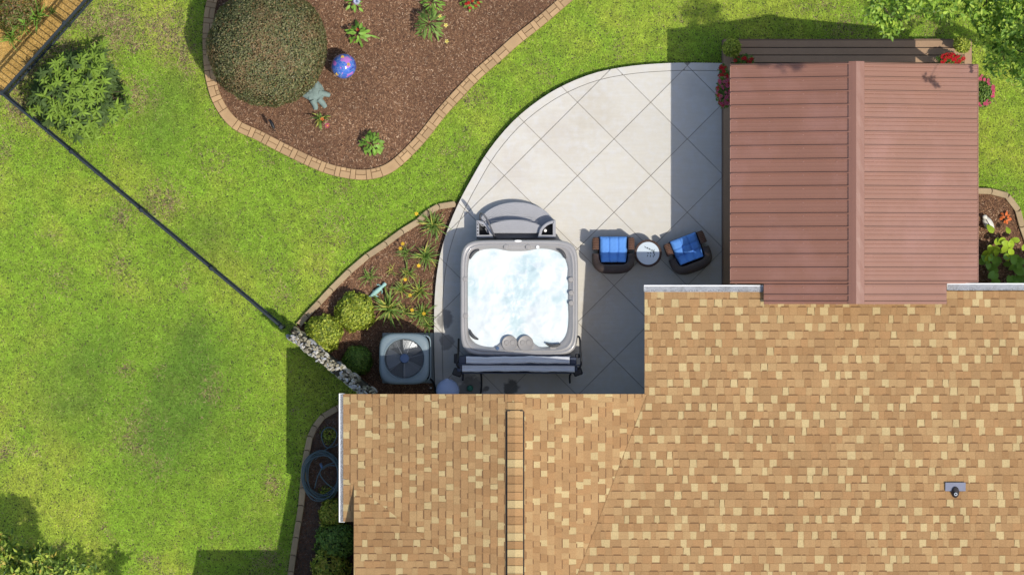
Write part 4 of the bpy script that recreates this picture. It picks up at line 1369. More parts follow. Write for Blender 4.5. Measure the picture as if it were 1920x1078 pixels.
def ball_shrub(name, label, cat, px, py, r, h, zc, nl, L_, W_, cols, w, bump=.06, group=None, spread=.7, core=True, patch=None):
    c = P(px, py, zc)
    t = thing(name, label, cat, (c.x, c.y, 0), group)
    rz = h - zc
    nr = rng.normal(size=(nl, 3)); nr /= np.linalg.norm(nr, axis=1, keepdims=True)
    low = nr[:, 2] < -.55
    nr[low, 2] *= -1
    rad = 1 + (fbm(nr[:, 0] * 2.6 + 5 + px * .1, nr[:, 1] * 2.6 + nr[:, 2] * 1.7 + 7, 4) - .5) * bump * 4 - rng.random(nl) ** 2 * .10
    p = np.array([c.x, c.y, zc]) + nr * rad[:, None] * np.array([r, r, rz])
    p[:, 2] = np.maximum(p[:, 2], .03)
    nn = nr / np.array([r, r, rz]); nn /= np.linalg.norm(nn, axis=1, keepdims=True)
    nn = nn + rng.normal(size=(nl, 3)) * spread * .55
    cc = tints(nl, cols, w, .3)
    if patch:
        q = np.clip((fbm(p[:, 0] * 3.1 + 9, p[:, 1] * 3.1 + 4, 4) - .50) * 6, 0, 1) * (rng.random(nl) < .6)
        cc = cc + (np.array(patch) * (.7 + .6 * rng.random((nl, 1))) - cc) * q[:, None]
    me = leaf_cloud('foliage', p, nn, L_ * (0.6 + .8 * rng.random(nl)), W_ * (0.6 + .8 * rng.random(nl)), cc, M['leaf'], ORIG[t])
    tag(link('foliage', me, t), kind='stuff')
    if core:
        MB().ell((c.x, c.y, zc), (r * .86, r * .86, rz * .86), 20, 12).build('dark_core', M['core'], t, smooth='all')  # solid dark core added in place of the shrub's shaded depth
    MB().tube([(c.x, c.y, 0), (c.x + .02, c.y, zc * .5), (c.x, c.y, zc)], [.05, .04, .02], 6).build('stem', M['bark'], t)
    return t

ball_shrub('clipped_shrub', 'large clipped round shrub, dark olive with russet tips, in the mulched island bed', 'shrub', 501, 86, 1.16, 1.98, 1.0, 46000, .038, .024,
           [(.175, .190, .068), (.245, .240, .098), (.075, .085, .035), (.33, .20, .085), (.28, .25, .11), (.32, .29, .16)], [4, 3, 2.2, 1.2, 2, 1], bump=.034, patch=(.27, .185, .085))
ylw = [(.40, .47, .05), (.30, .38, .045), (.50, .54, .08), (.17, .24, .03)]
ball_shrub('round_shrub', 'bright yellow green ball shrub next to the verdigris lizard', 'shrub', 666, 585, .365, .62, .30, 4200, .062, .034, ylw, [4, 3, 2, 2], bump=.16)
ball_shrub('round_shrub', 'bright yellow green ball shrub against the stone wall', 'shrub', 607, 624, .335, .60, .30, 3700, .062, .034, ylw, [4, 3, 2, 2], bump=.16)
ball_shrub('round_shrub', 'small darker green ball shrub in the shade left of the air conditioner', 'shrub', 670, 676, .29, .50, .24, 3800, .04, .018, [(.15, .28, .04), (.10, .19, .03), (.22, .33, .05)], [3, 3, 2], bump=.10)
shade = [(.36, .40, .05), (.25, .34, .04), (.48, .44, .07), (.15, .22, .03)]
ball_shrub('bushy_shrub', 'yellowish shrub below the hose coil beside the white gutter', 'shrub', 625, 962, .27, .7, .3, 1500, .07, .035, shade, [3, 2, 3, 1], bump=.22)
ball_shrub('bushy_shrub', 'dark green shrub in the shaded bed, middle one under the eave', 'shrub', 633, 1012, .38, .85, .38, 2600, .07, .032, [(.17, .30, .06), (.12, .22, .045), (.25, .36, .06)], [3, 3, 2], bump=.22)
ball_shrub('bushy_shrub', 'yellow tipped shrub at the bottom edge of the shaded bed', 'shrub', 620, 1062, .36, .75, .34, 1900, .075, .035, shade, [3, 2, 4, 1], bump=.25)
for (x, y, lb) in ((616, 815, 'small weedy plant inside the upper loop of garden hose'), (612, 925, 'low green weeds growing through the bottom of the hose coil')):
    ball_shrub('weed', lb, 'plant', x, y, .16, .12, .04, 260, .05, .025, shade, [2, 3, 2, 2], bump=.3, core=False)

# instanced leaves
def leaf_mesh(name, L_, W_, m, droop=.2, fold=.12, seg=4, lift=.0, tip=1.0):
    vs, fs = [], []
    for i in range(seg + 1):
        s_ = i / seg
        w = W_ * (math.sin(math.pi * min(1, (.06 + .94 * s_ ** .8)) ) ** .8 if i < seg else 0.02)
        z = lift * s_ - droop * L_ * s_ * s_
        vs += [(L_ * s_, -w / 2, z + fold * w), (L_ * s_, 0, z), (L_ * s_, w / 2, z + fold * w)]
    for i in range(seg):
        for j in range(2): fs.append([i * 3 + j, (i + 1) * 3 + j, (i + 1) * 3 + j + 1, i * 3 + j + 1])
    return MB().add(vs, fs).mesh(name, m, smooth='all')
def strap_mesh(name, L_, W_, m, rise, drop, seg=6):
    vs, fs = [], []
    for i in range(seg + 1):
        s_ = i / seg
        x = L_ * (s_ - .12 * s_ * s_); z = rise * math.sin(s_ * 1.9) - drop * s_ ** 3
        w = W_ * (1 - s_ ** 2.5) * (.7 + .3 * min(1, s_ * 4)) + .002
        vs += [(x, -w / 2, z + w * .25), (x, 0, z), (x, w / 2, z + w * .25)]
    for i in range(seg):
        for j in range(2): fs.append([i * 3 + j, (i + 1) * 3 + j, (i + 1) * 3 + j + 1, i * 3 + j + 1])
    return MB().add(vs, fs).mesh(name, m, smooth='all')

lily_m = [strap_mesh('leaf', .40, .024, M['lily'], .18, .12), strap_mesh('leaf', .36, .023, M['lily'], .24, .07), strap_mesh('leaf', .44, .024, M['lily'], .14, .14), strap_mesh('leaf', .38, .023, M['lily_y'], .16, .13), strap_mesh('leaf', .32, .022, M['lily_y'], .20, .08)]
def flower(parent, c, r, m, heart=None, n=6, name='flower', tilt=.3):
    mb = MB()
    T0 = Matrix.Translation(c) @ Matrix.Rotation(random.uniform(-tilt, tilt), 4, 'X') @ Matrix.Rotation(random.uniform(-tilt, tilt), 4, 'Y') @ Matrix.Rotation(random.random() * 6, 4, 'Z')
    for k in range(n):
        T = T0 @ Matrix.Rotation(2 * math.pi * k / n, 4, 'Z')
        w = r * 2.2 / n * 1.5
        mb.add([T @ Vector(p) for p in ((r * .08, 0, 0), (r * .55, w / 2, r * .25), (r, 0, r * .12), (r * .55, -w / 2, r * .25))], [(0, 3, 2, 1)])
    o = mb.build(name, m, parent)
    if heart: MB().ell(c + Vector((0, 0, r * .12)), (r * .28, r * .28, r * .2), 8, 5).build('flower_heart', heart, o)
    return o
def strap_plant(name, label, cat, px, py, n, scale, meshes, group=None, spread=1.0):
    c = P(px, py, 0)
    t = thing(name, label, cat, (c.x, c.y, 0.03), group)
    a0 = random.random() * 6
    for k in range(n):
        a = a0 + k * 2.39996 + random.uniform(-.8, .8)
        s_ = scale * random.uniform(.45, 1.15)
        inst('leaf', random.choice(meshes), t, TRS((c.x + random.uniform(-.05, .05), c.y + random.uniform(-.05, .05), .03), (random.uniform(-.3, .3), random.uniform(-.7, .15), a), (s_ * spread, s_, s_)))
    return t
def scape(t, x0, y0, x1, y1, z, m, r=.045):
    A, B = P(x0, y0, .05), P(x1, y1, z)
    MB().tube([A, (A + B) / 2 + Vector((0, 0, z * .2)), B], .005, 5).build('flower_stalk', M['lily'], t)
    flower(t, B, r, m, M['yellow'])
G = 'daylilies in the bed beside the patio'
LY = M['yellow']
lil = [(814, 421, 38, .84, lily_m[:4], 'daylily at the top corner of the bed, nearest the spa steps'),
       (797, 480, 36, .82, lily_m[:4], 'full green daylily beside the patio edge with a yellow bloom below it'),
       (762, 475, 14, .55, lily_m[:3], 'small low daylily with a pair of yellow blooms above it'),
       (692, 519, 16, .58, lily_m[:3], 'small dark green daylily above the lizard ornament'),
       (735, 508, 10, .5, lily_m[2:], 'sparse wispy daylily on bare mulch right of the lizard'),
       (765, 512, 20, .62, lily_m, 'upright daylily in the middle of the bed with one yellow bud'),
       (752, 542, 26, .7, lily_m[1:], 'yellowing daylily between the lizard and the patio'),
       (787, 547, 30, .76, lily_m[1:], 'yellow streaked daylily with a bloom on its left side'),
       (731, 578, 46, 1.05, lily_m[1:], 'biggest daylily, yellow green, beside the round yellow shrub'),
       (761, 583, 18, .62, lily_m, 'short daylily squeezed beside the biggest daylily'),
       (792, 588, 30, .8, lily_m[:4], 'daylily with two yellow blooms at the bottom of the bed'),
       (801, 607, 14, .6, lily_m[:3], 'low green daylily at the shadow edge by the patio')]
LT = [strap_plant('daylily', lb, 'daylily', x, y, int(n * 1.75), s_ * 1.15, ms, G) for x, y, n, s_, ms, lb in lil]
for k, x0, y0, x1, y1, z in ((0, 808, 414, 781, 401, .5), (2, 760, 473, 755, 457, .3), (2, 758, 476, 751, 466, .3), (1, 794, 486, 785, 498, .5), (5, 763, 514, 760, 524, .35), (7, 783, 548, 769, 554, .4), (10, 786, 588, 773, 581, .4), (10, 793, 590, 795, 588, .45)):
    scape(LT[k], x0, y0, x1, y1, z, LY)

br_m = [leaf_mesh('leaf', .13, .062, M['broad'], .25), leaf_mesh('leaf', .10, .05, M['broad'], .35), leaf_mesh('leaf', .16, .07, M['broad'], .2)]
def leafy_plant(name, label, px, py, n, r, h, meshes, sc_=1.0, cat='plant'):
    c = P(px, py, 0)
    t = thing(name, label, cat, (c.x, c.y, .03))
    MB().tube([(c.x, c.y, .0), (c.x + .01, c.y - .01, h * .9)], [.012, .006], 6).build('stem', M['lily'], t)
    for k in range(n):
        f = (k + .5) / n
        a = k * 2.4 + random.uniform(-.3, .3); rr = r * math.sqrt(f) * random.uniform(.75, 1.05)
        z = .06 + h * (1 - f * .75) * random.uniform(.85, 1.1)
        s_ = sc_ * random.uniform(.7, 1.15)
        inst('leaf', random.choice(meshes), t, TRS((c.x + rr * .75 * math.cos(a), c.y + rr * .75 * math.sin(a), z), (random.uniform(-.4, .4), random.uniform(-.1, .6), a + random.uniform(-.5, .5)), (s_, s_, s_)))
    return t
leafy_plant('leafy_plant', 'compact bushy green plant at the bottom of the island bed near the brick edging', 699, 270, 74, .25, .42, br_m, .75)
t = leafy_plant('leafy_plant', 'light green broad leaved plant with red bud and a long fallen leaf above the globe', 672, 66, 34, .24, .40, br_m, 1.0)
inst('leaf', br_m[2], t, TRS(P(693, 66, .06), (0, .05, -.35), (1.7, .55, 1)))
flower(t, P(670, 56, .42), .035, M['red'])
t = leafy_plant('lily_plant', 'tall narrow leaved dark green plant with pale yellow trumpets in the island bed', 806, 48, 90, .30, .62, [leaf_mesh('leaf', .19, .035, M['lily'], .35), leaf_mesh('leaf', .16, .032, M['lily'], .2)], .95)
for (x, y, a) in ((825, 31, .2), (836, 48, .9), (838, 78, -1.2)): flower(t, P(x, y, .35), .05, mat('cream_petal', (.72, .66, .2), .5, transl=.2), M['yellow'], 5)
leafy_plant('leafy_plant', 'feathery light green plant at the top of the island bed behind the tall lily', 812, 6, 60, .24, .45, [leaf_mesh('leaf', .12, .03, M['broad'], .3)], 1.0)
t = leafy_plant('aster_plant', 'small plant with a pale lilac daisy flower at the top of the island bed', 664, 6, 20, .20, .25, br_m, .95)
flower(t, P(669, 3, .36), .085, M['white_petal'], M['hub'], 16)
t = leafy_plant('geranium', 'low geranium with dark red flower heads at the top of the island bed', 881, 0, 60, .27, .22, br_m, .62)
for k in range(11):
    a = random.random() * 6.28; rr = random.uniform(.02, .2)
    flower(t, P(881, 1, .28) + Vector((rr * math.cos(a), rr * math.sin(a) * .8, 0)), .04, M['red'], None, 7)
am = [strap_mesh('leaf', .30, .045, M['lily'], .16, .06), strap_mesh('leaf', .34, .045, M['rhodo_d'], .20, .05), strap_mesh('leaf', .28, .04, M['lily_y'], .15, .06)]
t = strap_plant('spiky_plant', 'spiky dark leaved plant with pink and orange blooms below the turtle', 'plant', 603, 225, 20, 1.0, am)
flower(t, P(614, 236, .34), .058, M['pink'], LY, 8); flower(t, P(604, 224, .3), .045, M['orange'], None, 6)

# rhododendron near the fence corner
rh = thing('rhododendron', 'sprawling glossy leaved rhododendron near the fence corner', 'shrub', P(150, 172, 0))
rm = [leaf_mesh('leaf', .175, .046, M['rhodo'], .18, .15, 4), leaf_mesh('leaf', .155, .042, M['rhodo'], .30, .15, 4), leaf_mesh('leaf', .165, .046, M['rhodo_d'], .25, .15, 4)]
whorls = []
tries = 0
while len(whorls) < 135 and tries < 9000:
    tries += 1
    x, y = random.uniform(55, 242), random.uniform(82, 262)
    e = ((x - 150) / 92) ** 2 + ((y - 176) / 84) ** 2
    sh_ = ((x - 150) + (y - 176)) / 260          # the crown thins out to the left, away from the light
    if e > .95 + .5 * math.sin(math.atan2(y - 176, x - 150) * 5 + .6): continue
    if x + (y - 60) * .9 < 150 or (x > 195 and y < 128) or (x < 90 and y > 215) or (abs(x - 222) < 16 and abs(y - 177) < 22): continue
    if random.random() < .12: continue
    if any((x - a) ** 2 + (y - b) ** 2 < 10.8 ** 2 for a, b, _ in whorls): continue
    whorls.append((x, y, .35 + .75 * max(0, 1 - e) ** .5 + random.uniform(-.12, .12)))
rest = MB(); singles = 0
base_pt = P(150, 175, .05)
def add_mesh_to(mb, me, Mx):
    mb.add([Mx @ v.co for v in me.vertices], [list(p.vertices) for p in me.polygons])
rest_d = MB()
for (x, y, z) in whorls:
    c = P(x, y, z)
    dark = random.random() < (.75 if x < 95 else .22)  # more dark leaves on the left: the bush's self-shadow as leaf colour
    a0 = random.random() * 6
    k_ = random.randint(7, 10)
    for k in range(k_):
        me = rm[2] if dark else random.choice(rm[:2] if random.random() < .85 else rm)
        s_ = random.uniform(.65, 1.1)
        Mx = TRS((c.x, c.y, c.z + .01 * k), (random.uniform(-.25, .25), random.uniform(-.35, .25), a0 + k * 6.283 / k_ + random.uniform(-.2, .2)), (s_, s_, s_))
        if singles < 300 and random.random() < .34:
            inst('leaf', me, rh, Mx); singles += 1
        else: add_mesh_to(rest_d if dark else rest, me, Mx)
    MB().tube([base_pt, (base_pt + c) / 2 + Vector((0, 0, -.08)), c], [.02, .012, .006], 5).build('branch', M['bark'], rh)
for _ in range(95):  # low dark leaves added so the gaps in the crown look shaded
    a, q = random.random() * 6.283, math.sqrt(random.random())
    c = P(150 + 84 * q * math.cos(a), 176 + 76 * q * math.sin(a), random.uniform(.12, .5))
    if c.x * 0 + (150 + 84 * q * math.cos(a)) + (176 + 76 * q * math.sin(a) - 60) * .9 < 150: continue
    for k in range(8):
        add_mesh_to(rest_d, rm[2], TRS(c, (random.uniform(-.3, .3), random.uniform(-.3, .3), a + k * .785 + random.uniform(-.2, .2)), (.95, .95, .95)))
rest.build('foliage', M['rhodo'], rh, smooth='all', kind='stuff'); rest_d.build('foliage', M['rhodo_d'], rh, smooth='all', kind='stuff')

# hosta in the bed right of the pavilion
ho = thing('hosta', 'hosta with big rounded leaves, half in sun, in the bed right of the pavilion', 'hosta', P(1885, 490, 0))
hm = [leaf_mesh('leaf', .24, .155, M['hosta'], .25, .14, 5), leaf_mesh('leaf', .21, .135, M['hosta'], .35, .14, 5), leaf_mesh('leaf', .24, .15, M['broad'], .3, .14, 5)]
for (x, y, z) in [(1862, 437, .35), (1885, 447, .5), (1878, 455, .52), (1896, 450, .5), (1857, 459, .4), (1868, 460, .42), (1890, 462, .5), (1902, 458, .48), (1912, 452, .4), (1893, 438, .4)] + \
        [(random.uniform(1848, 1925), random.uniform(466, 535), random.uniform(.3, .5)) for _ in range(46)]:
    s_ = random.uniform(.65, 1.0)
    inst('leaf', hm[2] if y > 478 else random.choice(hm[:2]), ho, TRS(P(x, y, z), (random.uniform(-.3, .3), random.uniform(-.1, .4), random.uniform(0, 6.28)), (s_, s_, s_)))
so_ = thing('stone_bird', 'white oval bird shaped stone ornament lying on mulch beside the pavilion roof', 'ornament', P(1853, 420, 0))
mb = MB(); T = Matrix.Rotation(math.radians(-58), 3, 'Z')
mb.ell(P(1853, 420, .10), (.165, .095, .10), 20, 12, M=T); mb.build('body', M['orn'], so_, smooth='all')
MB().ell(P(1846.5, 407, .17), (.05, .045, .05), 12, 8).build('head', M['orn'], so_, smooth='all')
MB().tube([P(1849, 412, .19), P(1854, 420, .205), P(1859, 427, .17)], .008, 5).build('crease', M['pot_dark'], so_)
t = leafy_plant('coleus', 'small bright orange leaved plant on the mulch inside the right hand bed', 1885, 409, 16, .11, .12, [leaf_mesh('leaf', .075, .045, M['orange'], .3)], 1.0)

# pots and baskets round the pavilion
def pot_ball(px, py, r, label, z0, dark):
    c = P(px, py, z0)
    t = thing('potted_shrub', label, 'potted plant', (c.x, c.y, z0))
    MB().lathe([(r * .6, 0), (r * .85, .22), (r * .88, .24), (r * .78, .24), (r * .76, .2), (0, .2)], 20, c, closed=False).build('pot', M['pot'], t, smooth=True)
    n = 1500
    nr = rng.normal(size=(n, 3)); nr /= np.linalg.norm(nr, axis=1, keepdims=True)
    p = np.array([c.x, c.y, z0 + .42]) + nr * np.array([r, r, r * .95]) * (.82 + .25 * rng.random((n, 1)))
    me = leaf_cloud('foliage', p, nr + rng.normal(size=(n, 3)) * .5, .055 * (.6 + .8 * rng.random(n)), .024, tints(n, ylw, [4, 2, 3, 2]), M['leaf'], ORIG[t])
    tag(link('foliage', me, t), kind='stuff')
    MB().ell((c.x, c.y, z0 + .42), (r * .75, r * .75, r * .7), 12, 8).build('dark_core', M['core'], t)  # added dark ball, coloured as the shade behind the leaves
pot_ball(1370, 92, .165, 'round yellow green shrub in a pot at the shaded left deck corner', .24, True)
pot_ball(1800, 86, .150, 'round yellow green shrub in a terracotta pot at the sunny right deck corner', .24, False)
def flower_basket(name, label, px, py, z, rx, ry, m, nf, base_z, fr=.042, mix=None, sq=1.0, ring_=False):
    c = P(px, py, z)
    t = thing(name, label, 'flower basket' if base_z is None else 'flower pot', (c.x, c.y, z - .25))
    MB().lathe([(min(rx, ry) * .5, -.22), (min(rx, ry) * .8, -.02), (min(rx, ry) * .7, -.02), (0, -.05)], 16, c, closed=False).build('basket' if base_z is None else 'pot', M['pot_dark'], t, smooth=True)
    n = int(2600 * rx * ry * 8)
    q = rng.random((n, 2)) * 2 - 1; q = q[(q ** 2).sum(1) < 1]; n = len(q)
    zz = z + .10 * (1 - (q ** 2).sum(1)) + rng.normal(size=n) * .03 - .04
    p = np.stack([c.x + q[:, 0] * rx, c.y + q[:, 1] * ry, zz], 1)
    me = leaf_cloud('foliage', p, np.stack([q[:, 0] * .6, q[:, 1] * .6, np.ones(n)], 1) + rng.normal(size=(n, 3)) * .5, .05 * (.6 + .8 * rng.random(n)), .03, tints(n, [(.13, .24, .03), (.08, .16, .025), (.22, .30, .05)], [3, 3, 2]), M['leaf'], ORIG[t])
    tag(link('foliage', me, t), kind='stuff')
    for k in range(nf):
        a = random.random() * 6.283; rr = math.sqrt(random.random()) if not ring_ else random.uniform(.7, 1.02)
        flower(t, Vector((c.x + rx * rr * math.cos(a), c.y + ry * rr * math.sin(a), z + .10 * (1 - rr * rr) + .03)), fr * random.uniform(.7, 1.2), random.choice(mix) if mix else m, None, 6)
    if base_z is None:
        for k in range(3):
            a = 2.1 * k
            MB().tube([c + Vector((rx * .5 * math.cos(a), ry * .5 * math.sin(a), 0)), Vector((c.x, c.y, 2.38))], .004, 4).build('hanger', M['black'], t)
    return t
flower_basket('hanging_basket', 'hanging basket of pink and red flowers under the left eave of the pavilion', 1359, 173, 1.35, .16, .30, M['pink'], 42, None, mix=[M['pink'], M['red'], M['pink']])
flower_basket('flower_pot', 'pot of bright red flowers at the left deck edge above the hanging basket', 1357, 137, .75, .09, .16, M['red'], 20, .24)
flower_basket('hanging_basket', 'hanging basket ringed with pink flowers on the sunny right side of the pavilion', 1840, 172, 1.45, .24, .31, M['pink'], 60, None, ring_=True, fr=.036)
flower_basket('flower_pot', 'pot of red flowers on the sunny right deck corner', 1782, 112, .62, .26, .11, M['red'], 40, .24)
flower_basket('flower_pot', 'dark pot of red flowers in the shade behind the left deck shrub', 1394, 113, .62, .20, .10, M['red'], 12, .24)

# ------------------------------------------------------------------ ornaments
gl_ = thing('gazing_globe', 'colourful mosaic glass gazing globe on the mulch beside the clipped shrub', 'garden globe', P(643, 124, 0))
gcn = P(644.5, 124.5, .42)
def globe_mat():
    m, t, b, out = nodes_of('mosaic_glass')
    p = pos(t)
    v = t.nodes.new('ShaderNodeTexVoronoi'); v.inputs['Scale'].default_value = 7; t.links.new(p, v.inputs['Vector'])
    n = noise_node(t, p, 4.2, 2, .5)
    cr = t.nodes.new('ShaderNodeValToRGB'); e = cr.color_ramp; e.interpolation = 'CONSTANT'
    cols = [(.03, .06, .32), (.05, .14, .50), (.04, .25, .20), (.04, .12, .48), (.55, .45, .03), (.05, .28, .36), (.45, .14, .50), (.50, .03, .10)]
    for i, c in enumerate(cols):
        el_ = e.elements[i] if i < 2 else e.elements.new(0.5)
        el_.position = (0, .50, .535, .565, .60, .612, .64, .67)[i]; el_.color = (*c, 1)
    t.links.new(math_node(t, 'MULTIPLY_ADD', v.outputs['Distance'], .12, n), cr.inputs[0])
    q = t.nodes.new('ShaderNodeTexVoronoi'); q.inputs['Scale'].default_value = 13; q.feature = 'DISTANCE_TO_EDGE'; t.links.new(p, q.inputs['Vector'])
    c = mixc(t, (.30, .36, .42), cr.outputs[0], ramp(t, q.outputs['Distance'], .0, .035))
    t.links.new(c, b.inputs['Base Color']); b.inputs['Roughness'].default_value = .12; b.inputs['Coat Weight'].default_value = .6
    return m
gb = MB().ell(gcn, (.245, .245, .245), 40, 24).build('globe', globe_mat(), gl_, smooth='all')
MB().lathe([(.13, 0), (.07, .06), (.06, .16), (.12, .22)], 16, (gcn.x, gcn.y, 0)).build('stand', M['black'], gl_, smooth=True)
for (dx, dy) in ((-.015, .165), (.10, .02), (-.12, -.16)):
    dz_ = math.sqrt(max(0, .248 ** 2 - dx * dx - dy * dy))
    flower(gb, gcn + Vector((dx, dy, dz_)), .04, M['yellow'], None, 8, name='painted_flower', tilt=.1)

tu = thing('stone_turtle', 'grey green stone turtle with spread flippers below the clipped shrub', 'turtle statue', P(592, 178, 0))
tcn = P(591, 177, .08)
T = Matrix.Identity(3)
out = [((x - 591) / 96, (177 - y) / 96) for x, y in ((565, 178), (577, 169), (586, 157), (594, 152), (602, 159), (607, 168), (608, 179), (601, 189), (589, 193), (576, 186))][::-1]
outl = [v for v in spline([(x, y, 0) for x, y in out], 4, True)]
loops = []
for z, s_ in ((0, 1.0), (.045, 1.02), (.075, .93), (.11, .72), (.135, .45), (.145, .15)):
    loops.append([tuple(tcn + T @ Vector((v.x * s_, v.y * s_, z - .06))) for v in outl])
shell = MB().loft(loops, cap_top=True, cap_bot=True).build('shell', M['turtle'], tu, smooth='all')
mb = MB()
for k in range(9):      # shell plates
    a = 2 * math.pi * k / 8
    r_ = .0 if k == 8 else .115
    c = tcn + T @ Vector((r_ * 1.15 * math.cos(a), r_ * .95 * math.sin(a), .055 if k < 8 else .082))
    mb.loft([[tuple(c + T @ Vector((.042 * s_ * math.cos(b), .038 * s_ * math.sin(b), z))) for b in [math.pi / 3 * q for q in range(6)]] for s_, z in ((1.1, -.012), (.9, .008), (.5, .011))], cap_top=True)
mb.build('shell_plates', M['turtle'], tu)
def limb(pts, r_, nm):
    MB().tube(spline([P(*p) for p in pts], 4), [r_[0] + (r_[1] - r_[0]) * i / ((len(pts) - 1) * 4) for i in range((len(pts) - 1) * 4 + 1)], 8).build(nm, M['turtle'], tu, smooth='all')
limb([(598, 174, .1), (608, 176, .09), (618, 179, .05)], (.075, .045), 'flipper')
limb([(598, 186, .1), (606, 195, .08), (610, 201, .05)], (.065, .045), 'flipper')
limb([(586, 188, .1), (591, 198, .08), (592, 205, .05)], (.065, .045), 'flipper')
limb([(592, 166, .10), (594, 159, .10), (594.5, 155, .08)], (.06, .045), 'head')

lz = thing('lizard_ornament', 'verdigris metal lizard ornament on mulch above the yellow ball shrub', 'lizard ornament', P(707, 545, 0))
bp = spline([P(723, 531, .10), P(717, 537, .11), P(710, 543, .11), P(703, 549, .10), P(697, 554, .09), P(692, 556, .08), P(690, 560, .07), P(694, 561, .07)], 5)
MB().tube(bp, [.022 + .026 * math.exp(-((i - 13) / 8) ** 2) + (.012 if i < 4 else 0) - (.0 if i < 22 else .012) for i in range(len(bp))], 8).build('body', M['lizard'], lz, smooth='all')
for a, b, c in (((716, 538), (711, 534), (707, 534)), ((714, 541), (717, 546), (716, 550)), ((704, 548), (700, 545), (699, 548)), ((702, 551), (706, 555), (709, 556))):
    MB().tube([P(*a, .1), P(*b, .09), P(*c, .05)], [.016, .014, .010], 6).build('leg', M['lizard'], lz, smooth='all')
bs = thing('garden_stake', 'small black bird shaped garden stake standing in mulch inside the brick curve', 'garden stake', P(510, 238, 0))
MB().tube([P(516, 246, 0), P(516, 246, .35)], .008, 6).build('rod', M['black'], bs)
MB().ell(P(510, 233, .42), (.035, .11, .03), 10, 8, M=Matrix.Rotation(.45, 3, 'Z')).build('body', M['black'], bs, smooth='all')
MB().add([P(506, 226, .43), P(502, 224, .45), P(509, 236, .43), P(513, 240, .42), P(516, 237, .45)], [(0, 1, 2), (2, 3, 4)]).build('wing', M['black'], bs)

hs = thing('garden_hose', 'coiled dark blue green garden hose by the house wall, partly under the gutter', 'hose', P(601, 892, 0))
mb = MB()
for k in range(11):
    pts = []
    rx = random.uniform(.30, .40); ry = random.uniform(.40, .48); ox, oy = random.uniform(-3, 6), random.uniform(-5, 5); ph = random.random() * 6
    for q in range(40):
        a = 2 * math.pi * q / 40
        p = P(602 + ox, 891 + oy, .10 + .024 * k)
        pts.append(p + Vector((rx * math.cos(a) * (1 + .05 * math.sin(2 * a + ph)), ry * math.sin(a) * (1 + .05 * math.sin(3 * a + ph)), .012 * math.sin(3 * a + ph))))
    mb.tube(pts, .0108, 7, closed=True)
mb.tube(spline([P(641, 826, .2), P(628, 836, .15), P(612, 838, .15), P(604, 824, .15), P(604, 810, .15), P(614, 801, .15), P(626, 804, .15), P(632, 815, .16), P(624, 832, .18), P(608, 845, .2), P(590, 862, .22)], 6), .0108, 7)
mb.tube(spline([P(606, 872, .34), P(600, 888, .33), P(612, 905, .34), P(630, 918, .33), P(645, 920, .3)], 6), .0108, 7)
mb.tube(spline([P(605, 880, .34), P(618, 872, .33), P(640, 875, .32)], 6), .0108, 7)
mb.tube(spline([P(590, 915, .33), P(596, 892, .33), P(606, 876, .35), P(622, 868, .33), P(645, 866, .3)], 6), .0108, 7)
mb.build('coil', M['hose'], hs, smooth='all')
MB().tube([P(601, 868, .37), P(604, 877, .36)], [.03, .022], 10).build('nozzle', M['hub'], hs, smooth='all')

# ------------------------------------------------------------------ trees whose crowns reach into the frame
def tree(label, base, top, clusters, L_, W_, cols, w, dens, flat=.6, name='tree'):
    b = P(base[0], base[1], 0)
    t = thing(name, label, 'tree', (b.x, b.y, 0))
    tp = P(*top)
    trunk = [b, b * .6 + tp * .4 + Vector((.08, .05, 0)), tp]
    MB().tube(spline(trunk, 4), [.16 - .10 * i / 8 for i in range(9)], 10).build('trunk', M['bark'], t, smooth='all')
    ps, ns = [], []
    joints = [tp]
    for (x, y, z, r) in sorted(clusters, key=lambda a: (P(*a[:3]) - tp).length):
        c = P(x, y, z)
        q = min(joints, key=lambda j: (j - c).length + .15 * (j - tp).length)
        joints.append(c)
        mid = q.lerp(c, .5) + Vector((random.uniform(-.1, .1), random.uniform(-.1, .1), -.12))
        MB().tube(spline([q, mid, c], 4), [.016 - .011 * i / 8 for i in range(9)], 6).build('limb', M['bark'], t, smooth='all')
        k = max(4, int(dens * r * r))
        # sprays: twigs that carry leaves on both sides
        nt_ = max(3, int(k / 9))
        for _ in range(nt_):
            d = rng.normal(size=3); d[2] *= .45; d /= np.linalg.norm(d)
            o = np.array(c) + d * r * rng.random() * .55
            for s_ in range(9):
                u = s_ / 8
                ps.append(o + d * r * .5 * u + rng.normal(size=3) * .03 * r)
                ns.append(np.array([0, 0, 1.0]) + rng.normal(size=3) * flat)
    ps, ns = np.array(ps), np.array(ns)
    me = leaf_cloud('crown', ps, ns, L_ * (.6 + .8 * rng.random(len(ps))), W_ * (.6 + .8 * rng.random(len(ps))), tints(len(ps), cols, w, .22), M['leaf'], ORIG[t])
    tag(link('crown', me, t), kind='stuff')
    return t
gr = [(.31, .47, .050), (.20, .34, .040), (.42, .55, .075), (.11, .20, .025)]
